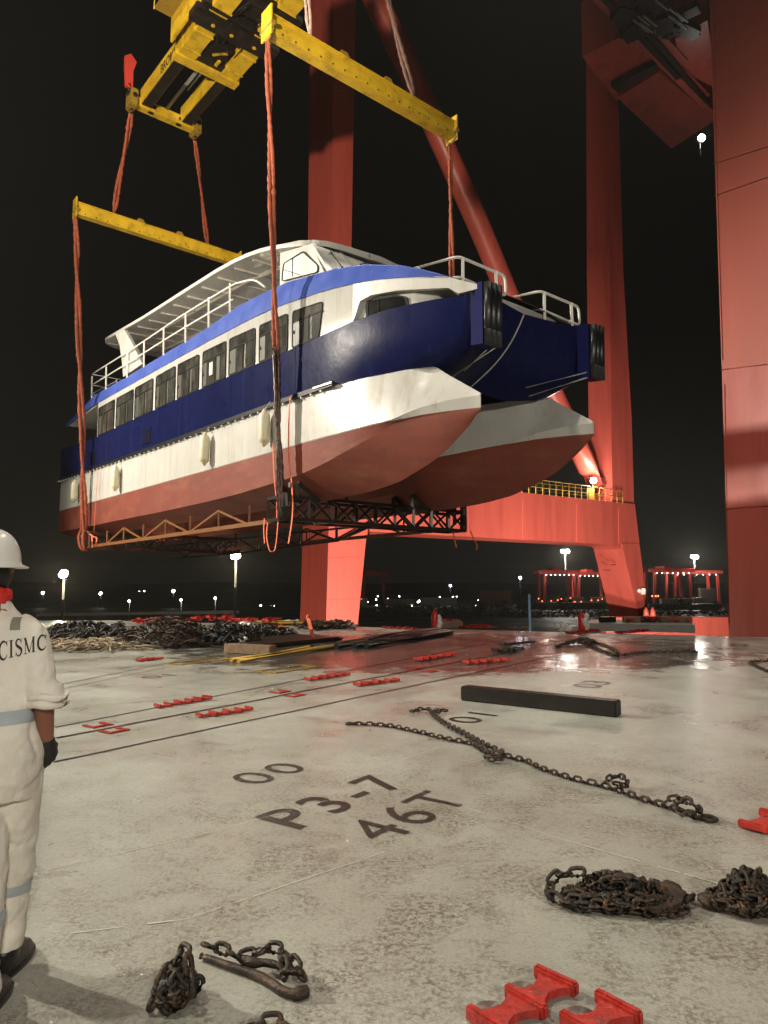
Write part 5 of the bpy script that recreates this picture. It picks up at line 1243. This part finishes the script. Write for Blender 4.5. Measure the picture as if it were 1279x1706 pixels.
# rag and cups
mb=MB(); c=g(403,1076); 
for i in range(5): mb.ball(c+V((random.uniform(-.1,.1),random.uniform(-.1,.1),.05+.045*i)),.09,n=7,sq=(1,.8,.6))
o=mb.build('white_rag','plastic',None,loc=c); tag(o,'crumpled white rags between dark heap and wooden block','rag')
# items at the far left edge of the deck: boxes, plates
random.seed(51)
far_items=[(150,1041,'pale'),(232,1043,'red'),(300,1042,'red'),(372,1038,'red'),(398,1043,'red'),(420,1046,'white'),(450,1045,'red'),(470,1044,'yellow'),(495,1043,'white'),(512,1045,'yellow'),(540,1046,'pale')]
names={'pale':('flat_plate','greybox','pale steel plate','plate'),'red':('red_bundle','redfit','low heap of red lashing fittings','fittings'),'white':('white_bag','plastic','whitish bag','bag'),'yellow':('yellow_tray','poley','yellow gear tray','tray')}
wh={150:'just right of the worker by the far edge',232:'over the second heap',262:'over the tallest heap, left part',300:'above the dark heap joined to the tallest',345:'beyond the pointed heap',372:'far edge above the pointed heap',398:'far edge right of the pointed heap',420:'far edge left of the tray',450:'far edge left of the yellow tray',470:'first on the far edge, left of the crane leg',495:'by the foot of the left crane leg',512:'in front of the left crane leg',540:'right of the left crane leg foot'}
for x,y,kk in far_items:
    nm,mt,ds,ct=names[kk]; c=g(x,y); mb=MB()
    if kk=='red':
        for i in range(9): 
            a=random.uniform(0,3); q=c+V((random.uniform(-.7,.7),random.uniform(-.5,.5),random.uniform(.05,.25))); mb.bbox(q,(.34,.14,.10),rz=a,bev=.02); mb.bbox(q+V((.1,0,.06)),(.08,.3,.08),rz=a,bev=.02)
    elif kk=='white':
        for i in range(5): mb.ball(c+V((random.uniform(-.3,.3),random.uniform(-.2,.2),.12)),random.uniform(.12,.2),n=8,sq=(1.3,1,.7))
    elif kk=='yellow':
        for dz in (0,.12): mb.bbox(c+ZV*(.06+dz),(2.0,.9,.05),rz=.1,bev=.01)
        for sx in (-.9,0,.9): mb.bbox(c+V((sx,0,.12)),(.08,.85,.1),rz=.1,bev=.01)
    else:
        mb.bbox(c+ZV*.04,(2.2,1.0,.06),rz=-.1,bev=.01); mb.bbox(c+ZV*.11+V((.3,.1,0)),(1.5,.7,.06),rz=.1,bev=.01)
    o=mb.build(nm,mt,None,loc=c); tag(o,ds+' '+wh[x],ct)
ropes(520,560,1046,3,120,'dark rusty tangle of rods at the foot of the left crane leg',m='rust',r=.03,zz=.22)
# extinguishers & little things at the edge
def exting(x,y,lab):
    c=g(x,y); t=thing('fire_extinguisher',c,lab,'fire extinguisher','fire extinguishers at the far deck edge')
    mb=MB(); mb.lathe([(.0,0),(.10,0),(.11,.03),(.11,.48),(.08,.56),(.03,.6),(.03,.64)],c,ZV,12); mb.build('cylinder','extred',t)
    mb=MB(); mb.tube([c+V((0,0,.62)),c+V((.1,0,.66)),c+V((.14,0,.3))],.018,6); mb.beam(c+V((-.02,0,.66)),c+V((.12,0,.7)),.03,.03); mb.build('hose','cable',t)
exting(724,1047,'red fire extinguisher next to the small brown box'); exting(969,1054,'red fire extinguisher next to the white plastic bag')
def crumple(x,y,sx,sz,lab,n=7,m='plastic',nm='plastic_bag',cat='bag'):
    c=g(x,y); mb=MB()
    for i in range(n): f=i/n; mb.ball(c+V((random.uniform(-sx,sx)*(1-f*.6),random.uniform(-.08,.08),.08+sz*f)),random.uniform(.08,.13),n=7)
    o=mb.build(nm,m,None,loc=c); tag(o,lab,cat)
crumple(732,1047,.06,.4,'narrow white plastic bag on the first extinguisher',5); crumple(976,1054,.08,.5,'standing white plastic bag beside the second extinguisher',7); crumple(936,1053,.3,.14,'low crumpled white plastic bag left of the second extinguisher',8)
c=g(748,1046); mb=MB(); mb.bbox(c+ZV*.12,(.9,.5,.24),bev=.02); 
for i in range(3): mb.box(c+V((0,-.252,.04+.07*i)),(.86,.01,.012))
o=mb.build('wooden_crate','wood',None,loc=c); tag(o,'low brown wooden crate on the far deck edge','crate')
mb=MB()
for i in range(5): mb.bbox(c+V((random.uniform(-.3,.3),0,.27)),(.25,.2,.06),rz=random.uniform(0,2),bev=.01)
o=mb.build('red_bundle','redfit',None,loc=c+ZV*.24); tag(o,'red fittings lying on the small brown crate','fittings')
# gear on the dark edge platform
for x,kk,l in ((1012,'timber','black block at the left end of the edge platform'),(1052,'wood','brown timber chunk at the left of the edge platform'),(1078,'timber','black block in the middle of the edge platform'),(1110,'wood','brown timber chunk in the middle of the edge platform'),(1138,'wood','brown timber chunk at the right end of the edge platform')):
    c=g(x,1049.5); c.z=.255; mb=MB(); mb.bbox(c+ZV*.09,(.55,.25,.18),rz=random.uniform(-.4,.4),bev=.02); mb.bbox(c+V((.1,.25,.07)),(.4,.15,.14),rz=random.uniform(-.4,.4),bev=.02); o=mb.build('timber_chunk',kk,None,loc=c); tag(o,l,'timber chunk','timber chunks on the edge platform')
for x,l in ((1060,'red fittings heaped left on the edge platform'),(1098,'red fittings heaped in the middle of the edge platform'),(1128,'red fittings heaped right on the edge platform')):
    c=g(x,1049.5); c.z=.255; mb=MB()
    for i in range(7): mb.bbox(c+V((random.uniform(-.45,.45),random.uniform(-.2,.2),.05+random.uniform(0,.12))),(.3,.12,.08),rz=random.uniform(0,3),bev=.015)
    o=mb.build('red_bundle','redfit',None,loc=c); tag(o,l,'fittings')

# ================================================================ WORKER
WX,WY=-1.575,2.86
def wl(x,y,z): return V((WX+x,WY+y,z))
wk=thing('person',V((WX,WY,0)),'worker from behind in off white coverall, white helmet and red scarf, left edge','person')
def ring(c,rx,ry,n=20,pw=2.3,rot=0):
    out=[]
    for k in range(n):
        a=2*PI*k/n; ca,sa=math.cos(a),math.sin(a); x=rx*math.copysign(abs(ca)**(2/pw),ca); y=ry*math.copysign(abs(sa)**(2/pw),sa)
        out.append(V(c)+V((x*math.cos(rot)-y*math.sin(rot),x*math.sin(rot)+y*math.cos(rot),0)))
    return out
def loft(mb,secs,n=20,pw=2.3):
    b=len(mb.v); rows=[ring(c,rx,ry,n,pw) for c,rx,ry in secs]; mb.grid(rows,0,True,closed=True)
    mb.f.append([b+k for k in range(n)][::-1]); mb.m.append(0); mb.s.append(True); mb.f.append([b+(len(rows)-1)*n+k for k in range(n)]); mb.m.append(0); mb.s.append(True)
def limb(mb,pts,rs,n=16): 
    sp_=smooth_path(pts,4); m=len(sp_); rr=[interp([(i/(len(rs)-1),r) for i,r in enumerate(rs)],j/(m-1)) for j in range(m)]; mb.tube(sp_,rr,n)
def remesh(o,vox,smooth=2,fn=None):
    md=o.modifiers.new('r','REMESH'); md.mode='VOXEL'; md.voxel_size=vox; md.use_smooth_shade=True
    dg=bpy.context.evaluated_depsgraph_get(); me=bpy.data.meshes.new_from_object(o.evaluated_get(dg)); o.modifiers.clear(); old=o.data; mats=[m for m in old.materials]; o.data=me
    bm=bmesh.new(); bm.from_mesh(me)
    for _ in range(smooth): bmesh.ops.smooth_vert(bm,verts=bm.verts,factor=.5,use_axis_x=True,use_axis_y=True,use_axis_z=True)
    bm.normal_update()
    if fn:
        mv=[(v,fn(V(v.co),V(v.normal))) for v in bm.verts]
        for v,d in mv: v.co+=v.normal*d
    for f in bm.faces: f.smooth=True
    bm.to_mesh(me); bm.free(); me.materials.clear()
    for m in mats: me.materials.append(m)
    return o
LX,RX=.045,.118   # leg offsets (photo: left leg nearer camera)
# body (skin) : head, neck, torso, arms, hands, legs
mb=MB()
loft(mb,[(wl(.03,0,.9),.15,.10),(wl(0,0,1.0),.14,.10),(wl(-.01,0,1.2),.155,.105),(wl(-.02,0,1.36),.17,.10),(wl(-.02,0,1.44),.12,.08),(wl(-.02,.0,1.50),.06,.06)])
loft(mb,[(wl(-.02,.0,1.44),.062,.065),(wl(-.02,.01,1.52),.058,.062),(wl(-.02,.02,1.57),.060,.068),(wl(-.02,.03,1.60),.070,.085),(wl(-.02,.03,1.66),.074,.094),(wl(-.02,.03,1.72),.066,.085),(wl(-.02,.03,1.77),.05,.06)])
limb(mb,[wl(-.02,.12,1.60),wl(-.02,.135,1.635)],[.018,.012],8); limb(mb,[wl(-.02,.10,1.57),wl(-.02,.105,1.58)],[.035,.03],8)
for s_ in (-1,1): limb(mb,[wl(-.02+s_*.076,.03,1.605),wl(-.02+s_*.088,.022,1.635),wl(-.02+s_*.084,.02,1.655)],[.010,.014,.010],8)
def hand(mb,wr,fd,side):
    fd=V(fd).normalized(); up=V((0,1,.1)); sd=V((side*.25,1,0)); sd=(sd-fd*sd.dot(fd)).normalized(); nr=fd.cross(sd).normalized()*(-side)
    limb(mb,[wr-fd*.02,wr+fd*.02,wr+fd*.06],[.026,.032,.034],10); limb(mb,[wr+fd*.03+sd*.02,wr+fd*.07+sd*.024],[.02,.02],8); limb(mb,[wr+fd*.03-sd*.02,wr+fd*.07-sd*.024],[.02,.02],8)
    for i,(o_,L) in enumerate(((.033,.070),(.011,.078),(-.011,.073),(-.032,.058))):
        b=wr+fd*.075+sd*o_; limb(mb,[b-fd*.02,b+fd*L*.32+nr*.010,b+fd*L*.48+nr*.032,b+fd*L*.25+nr*.055],[.0105,.010,.009,.008],8)
    b=wr+fd*.03+sd*.032; limb(mb,[b,b+fd*.02+sd*.02+nr*.012,b+fd*.05+sd*.018+nr*.03],[.012,.011,.009],8)
RS=wl(.150,.01,1.375); RE=wl(.235,-.02,1.13); RW=wl(.222,.06,.93)
LS=wl(-.19,.01,1.375); LE=wl(-.275,-.02,1.13); LW=wl(-.26,.06,.93)
for S_,E_,W_,sd in ((RS,RE,RW,1),(LS,LE,LW,-1)):
    limb(mb,[S_,S_.lerp(E_,.5),E_,E_.lerp(W_,.35),W_],[.050,.045,.038,.038,.026]); hand(mb,W_,W_-E_.lerp(W_,.4),sd)
for x,y,s_,pth in ((.042,.165,1,[(.085,.0,.88),(.112,.04,.70),(.092,.10,.50),(.062,.155,.34),(.042,.165,.10)]),(.10,-.125,-1,[(-.03,-.01,.88),(.015,-.05,.70),(.065,-.09,.52),(.088,-.13,.36),(.10,-.125,.09)])):
    limb(mb,[wl(*q) for q in pth],[.08,.07,.05,.045,.035]); limb(mb,[wl(x,y-.03,.06),wl(x,y+.12,.04)],[.038,.034])
body=mb.build('body','skin',wk); remesh(body,.006,2)
# coverall
def folds(p,n):
    q=p; z=q.z
    def ridge(v): return .5-abs(noise.noise(v))*1.6
    up=1 if z>1.02 else 0
    # long diagonal creases, sharp in the valleys
    v=V((q.x*9+z*5,q.y*9,z*(4.5 if up else 6.5)-q.x*4)); d=-.0085*ridge(v)
    d+=-.0045*ridge(V((q.x*20-z*8,q.y*16+5,z*11)))
    for zc,am,sx in ((1.075,.006,22),(.84,.008,12),(.52,.008,16),(.17,.013,10),(1.16,.008,14)):
        w_=math.exp(-((z-zc)/.07)**2); d+=-am*w_*ridge(V((q.x*5,q.y*5,z*sx+q.x*6)))
    d+=.006*noise.noise(V((q.x*5,q.y*5,z*2.2)))
    return d
mb=MB()
loft(mb,[(wl(.03,.0,.74),.175,.135),(wl(.025,-.005,.82),.205,.150),(wl(.02,-.01,.90),.212,.152),(wl(.005,-.005,.98),.200,.140),(wl(0,0,1.05),.196,.132),(wl(-.005,0,1.15),.206,.135),(wl(-.01,0,1.25),.214,.135),(wl(-.015,.0,1.33),.218,.130),(wl(-.02,.005,1.38),.200,.115),(wl(-.02,.01,1.425),.150,.098),(wl(-.02,.01,1.47),.095,.084),(wl(-.02,.01,1.50),.080,.078)],26,2.5)
loft(mb,[(wl(-.02,.01,1.47),.078,.080),(wl(-.02,.012,1.535),.070,.078)],16,2)
for S_,E_,sd in ((RS,RE,1),(LS,LE,-1)):
    Ek=E_+V((0,.02,-.03)); limb(mb,[S_+V((-sd*.04,0,.01)),S_+V((sd*.005,0,-.015)),S_.lerp(E_,.5)+V((sd*.004,0,0)),E_.lerp(S_,.12),Ek],[.062,.070,.068,.064,.062],16)
    limb(mb,[Ek+V((sd*.004,-.005,.075)),Ek+V((sd*.006,0,.02)),Ek+V((sd*.008,0,-.005))],[.066,.073,.070],16)
limb(mb,[wl(.105,.0,.88),wl(.112,.04,.70),wl(.092,.10,.50),wl(.062,.155,.34),wl(.047,.17,.20),wl(.042,.165,.10)],[.115,.096,.082,.074,.068,.068],18)
limb(mb,[wl(-.045,-.01,.88),wl(.015,-.05,.70),wl(.065,-.09,.52),wl(.088,-.13,.36),wl(.098,-.145,.20),wl(.10,-.125,.075)],[.120,.106,.094,.086,.082,.084],18)
cov=mb.build('coverall','cloth',wk); remesh(cov,.0065,4,folds)
# rolled sleeve edge
for E_,sd in ((RE,1),(LE,-1)):
    c=E_+V((sd*.008,.02,-.035)); mb=MB(); pts=[c+V((.064*math.cos(a),.064*math.sin(a),.006*math.sin(3*a))) for a in [2*PI*k/20 for k in range(20)]]
    mb.tube(pts,[.016+.004*math.sin(k*1.3) for k in range(20)],8,closed=True,caps=False)
    mb.tube([p+ZV*.028+ (p-c)*.06 for p in pts],.014,8,closed=True,caps=False); mb.build('rolled_cuff','cloth',cov)
# surface tools
bm=bmesh.new(); bm.from_mesh(cov.data); bvh=BVHTree.FromBMesh(bm); off0=V(wk.location)
def cast(o,d):
    h=bvh.ray_cast(V(o)-off0,V(d).normalized()); return (h[0]+off0,h[1]) if h[0] is not None else (None,None)
def band(cx,cy,z,hw,mname,name,tilt=0,rmax=.35,n=56,far=.5):
    rows=[]
    for zz in (z-hw,z-hw*.3,z+hw*.3,z+hw):
        row=[]
        for k in range(n):
            a=2*PI*k/n; d=V((math.cos(a),math.sin(a),0)); o=wl(cx,cy,zz+tilt*math.cos(a)); hit,nn=cast(o,d)
            if hit is None or (hit-o).length>rmax: hit=o+d*rmax*.6
            row.append(hit+d*.004)
        rows.append(row)
    # smooth row radially a little
    mb=MB(); mb.grid(rows,0,True,closed=True); return mb.build(name,mname,cov)
band(0,0,1.045,.026,'reflective','waist_tape',tilt=.012)
band(.063,.153,.345,.022,'reflective','leg_tape',rmax=.125,n=40); band(.088,-.133,.345,.024,'reflective','leg_tape',rmax=.125,n=40)
# shoulder tape: runs over the shoulder
def project(x,z,dy=.0035):
    h,n_=cast(V((x,WY-1.0,z)),V((0,1,0)))
    return (h+V((0,-dy,0))) if h is not None else None
for x0,x1 in ((WX+.118,WX+.150),(WX-.19,WX-.158)):
    rows=[]
    for z in [1.385+.008*i for i in range(9)]:
        r=[]
        for x in (x0,x0*.6+x1*.4,x1):
            sh=(1.449-z)*.28*(1 if x0>WX else -1); p=project(x+sh-.012*(1 if x0>WX else -1),z); r.append(p)
        if all(q is not None for q in r): rows.append(r)
    if len(rows)>1:
        mb=MB(); mb.grid(rows,0,True); mb.build('shoulder_tape','tapeold',cov)
# serif lettering on the back: strokes sampled densely, projected on the cloth
def stroke(pts,ws,out,n=14):
    sp_=smooth_path([V((x,y,0)) for x,y in pts],n) if len(pts)>2 else [V((pts[0][0],pts[0][1],0)).lerp(V((pts[1][0],pts[1][1],0)),i/n) for i in range(n+1)]
    m=len(sp_); rr=[interp([(i/(len(ws)-1),w_) for i,w_ in enumerate(ws)],j/(m-1)) for j in range(m)]
    L=[];R=[]
    for j,p in enumerate(sp_):
        a=sp_[max(0,j-1)];b=sp_[min(m-1,j+1)]; d=(b-a).normalized(); s=V((-d.y,d.x,0)); L.append(p+s*rr[j]/2);R.append(p-s*rr[j]/2)
    out.append((L,R))
GL={
'C':(.82,[([(.78,.76),(.66,.93),(.42,.99),(.17,.80),(.09,.50),(.17,.2),(.42,.01),(.66,.06),(.80,.24)],[.05,.08,.12,.17,.19,.17,.12,.08,.04]),([(.78,.99),(.78,.68)],[.07,.03])]),
'I':(.46,[([(.23,0),(.23,1)],[.18,.18]),([(.04,.025),(.42,.025)],[.05,.05]),([(.04,.975),(.42,.975)],[.05,.05])]),
'S':(.66,[([(.55,.78),(.44,.95),(.26,.98),(.11,.84),(.14,.66),(.34,.52),(.54,.38),(.58,.20),(.44,.03),(.24,.02),(.10,.22)],[.05,.07,.11,.14,.16,.18,.18,.15,.11,.08,.04]),([(.56,.99),(.56,.70)],[.06,.03]),([(.09,.30),(.09,.01)],[.03,.06])]),
'M':(1.1,[([(.17,.02),(.17,.98)],[.06,.06]),([(.14,.98),(.52,.04)],[.18,.12]),([(.52,.04),(.86,.98)],[.06,.06]),([(.88,0),(.88,1)],[.18,.18]),([(.03,.025),(.31,.025)],[.05,.05]),([(.72,.025),(1.04,.025)],[.05,.05]),([(.03,.975),(.22,.975)],[.05,.05]),([(.82,.975),(1.04,.975)],[.05,.05])])}
def back_text(txt,px0,py0,px1,py1,hpx):
    # baseline from pixel 0 to pixel 1 on the back of the coverall
    tot=sum(GL[c][0] for c in txt)+.10*(len(txt)-1); x=0; mb=MB()
    Yb=WY-.135
    for c in txt:
        st=[]; 
        for pts,ws in GL[c][1]: stroke(pts,ws,st)
        for L,R in st:
            rows=[]
            for side_ in (0,.5,1):
                row=[]
                for l,r in zip(L,R):
                    q=l.lerp(r,side_); u=(x+q.x)/tot; px=px0+(px1-px0)*u; py=py0+(py1-py0)*u-hpx*(1-.22*u)*q.y
                    rr_=ray(px,py); h,n_=cast(C0,rr_)
                    row.append(h-rr_.normalized()*.003 if h is not None else P(px,py,Yb))
                rows.append(row)
            mb.grid(rows,0,False)
        x+=GL[c][0]+.10
    mb.build('back_lettering','letter',cov)
back_text('CISMC',-3,1101,77,1081,31)
bm.free()
# back pocket flap
mb=MB(); q=[project(WX+x_,z_,.006) for x_,z_ in ((-.02,.90),(.055,.915),(.06,.885),(.0,.865))]
if all(v is not None for v in q): mb.add(q,[(0,1,2,3)]); mb.build('pocket_flap','cloth',cov)
# helmet
mb=MB(); hc=wl(-.02,.02,1.655); rows=[]
for i in range(11):
    a=PI/2*i/10; rows.append([hc+V((.104*math.sin(a)**.85*math.cos(t_),.132*math.sin(a)**.85*math.sin(t_),.128*math.cos(a)+ (.006*math.cos(t_*2) if i else 0))) for t_ in [2*PI*k/32 for k in range(32)]])
rows.append([hc+V((.108*math.cos(t_),.138*math.sin(t_),-.012)) for t_ in [2*PI*k/32 for k in range(32)]])
rows.append([hc+V((.120*math.cos(t_),.150*math.sin(t_)+(.03 if math.sin(t_)>.3 else 0),-.022)) for t_ in [2*PI*k/32 for k in range(32)]])
rows.append([hc+V((.118*math.cos(t_),.148*math.sin(t_)+(.03 if math.sin(t_)>.3 else 0),-.028)) for t_ in [2*PI*k/32 for k in range(32)]])
rows.append([hc+V((.100*math.cos(t_),.126*math.sin(t_),-.014)) for t_ in [2*PI*k/32 for k in range(32)]])
mb.grid(rows,0,True,closed=True); hm=mb.build('helmet','helmet',wk)
mb=MB(); mb.tube([hc+V((0,  .118*math.cos(a),.010+.124*math.sin(a))) for a in [PI*(.08+.84*k/14) for k in range(15)]],.010,8); mb.build('helmet_ridge','helmet',hm)
mb=MB(); loft(mb,[(wl(-.02,.015,1.545),.066,.066),(wl(-.02,.012,1.59),.080,.090),(wl(-.02,.015,1.64),.080,.100),(wl(-.02,.02,1.67),.080,.100)],20); mb.build('hair','hair',wk)
# scarf: rolled cloth round the neck with a knot at the back
mb=MB(); 
for k_ in range(3):
    mb.tube([wl(-.02,.01,1.515)+V((.078*math.cos(a),.083*math.sin(a),.010*math.sin(a*2+k_)+.012*(k_-1))) for a in [2*PI*i/24 for i in range(24)]],[.013+.003*math.sin(i*1.7+k_) for i in range(24)],8,closed=True,caps=False)
kn=wl(.045,-.085,1.495)
limb(mb,[kn+V((-.05,.0,.022)),kn+V((-.02,-.012,.008)),kn+V((.012,-.012,-.010)),kn+V((.022,-.005,-.030))],[.014,.026,.030,.014],10); limb(mb,[kn+V((-.01,-.012,.012)),kn+V((.025,-.015,.004)),kn+V((.032,-.008,-.022))],[.014,.022,.010],10)
o=mb.build('scarf','scarf',wk); remesh(o,.005,1,lambda p,n:.004*noise.noise(p*55))
# gloves over the hands
for W_,E_,sd in ((RW,RE,1),(LW,LE,-1)):
    mb=MB(); fd=(W_-E_.lerp(W_,.4)); hand(mb,W_,fd,sd); gl=mb.build('glove','glove',wk); remesh(gl,.005,1,lambda p,n:.0045)
# boots
for x,y in ((.042,.165),(.10,-.125)):
    mb=MB(); limb(mb,[wl(x,y,.16),wl(x,y,.09),wl(x,y+.02,.055)],[.055,.056,.05],14); loft(mb,[(wl(x,y+.055,.012),.055,.145),(wl(x,y+.055,.03),.056,.148),(wl(x,y+.045,.06),.050,.130),(wl(x,y+.01,.09),.045,.085)],20,2.4)
    bo=mb.build('boot','boot',wk); remesh(bo,.007,1)
    mb=MB(); loft(mb,[(wl(x,y+.057,.001),.058,.150),(wl(x,y+.057,.022),.060,.153)],20,2.4); mb.build('sole','rubber',bo)

# ================================================================ HUMID NIGHT AIR
hz=bpy.data.materials.new('humid_air'); hz.use_nodes=True; hn=hz.node_tree; hn.nodes.remove(hn.nodes['Principled BSDF'])
pv=hn.nodes.new('ShaderNodeVolumePrincipled'); pv.inputs['Color'].default_value=(.9,.88,.84,1); pv.inputs['Density'].default_value=.00032; pv.inputs['Anisotropy'].default_value=.6
hn.links.new(pv.outputs[0],[n for n in hn.nodes if n.type=='OUTPUT_MATERIAL'][0].inputs['Volume'])
M['haze']=hz
mb=MB(); mb.box((0,1150,(60+QZ-13)/2),(3600,2900,60-QZ+13)); tag(mb.build('haze','haze'),kind='stuff')
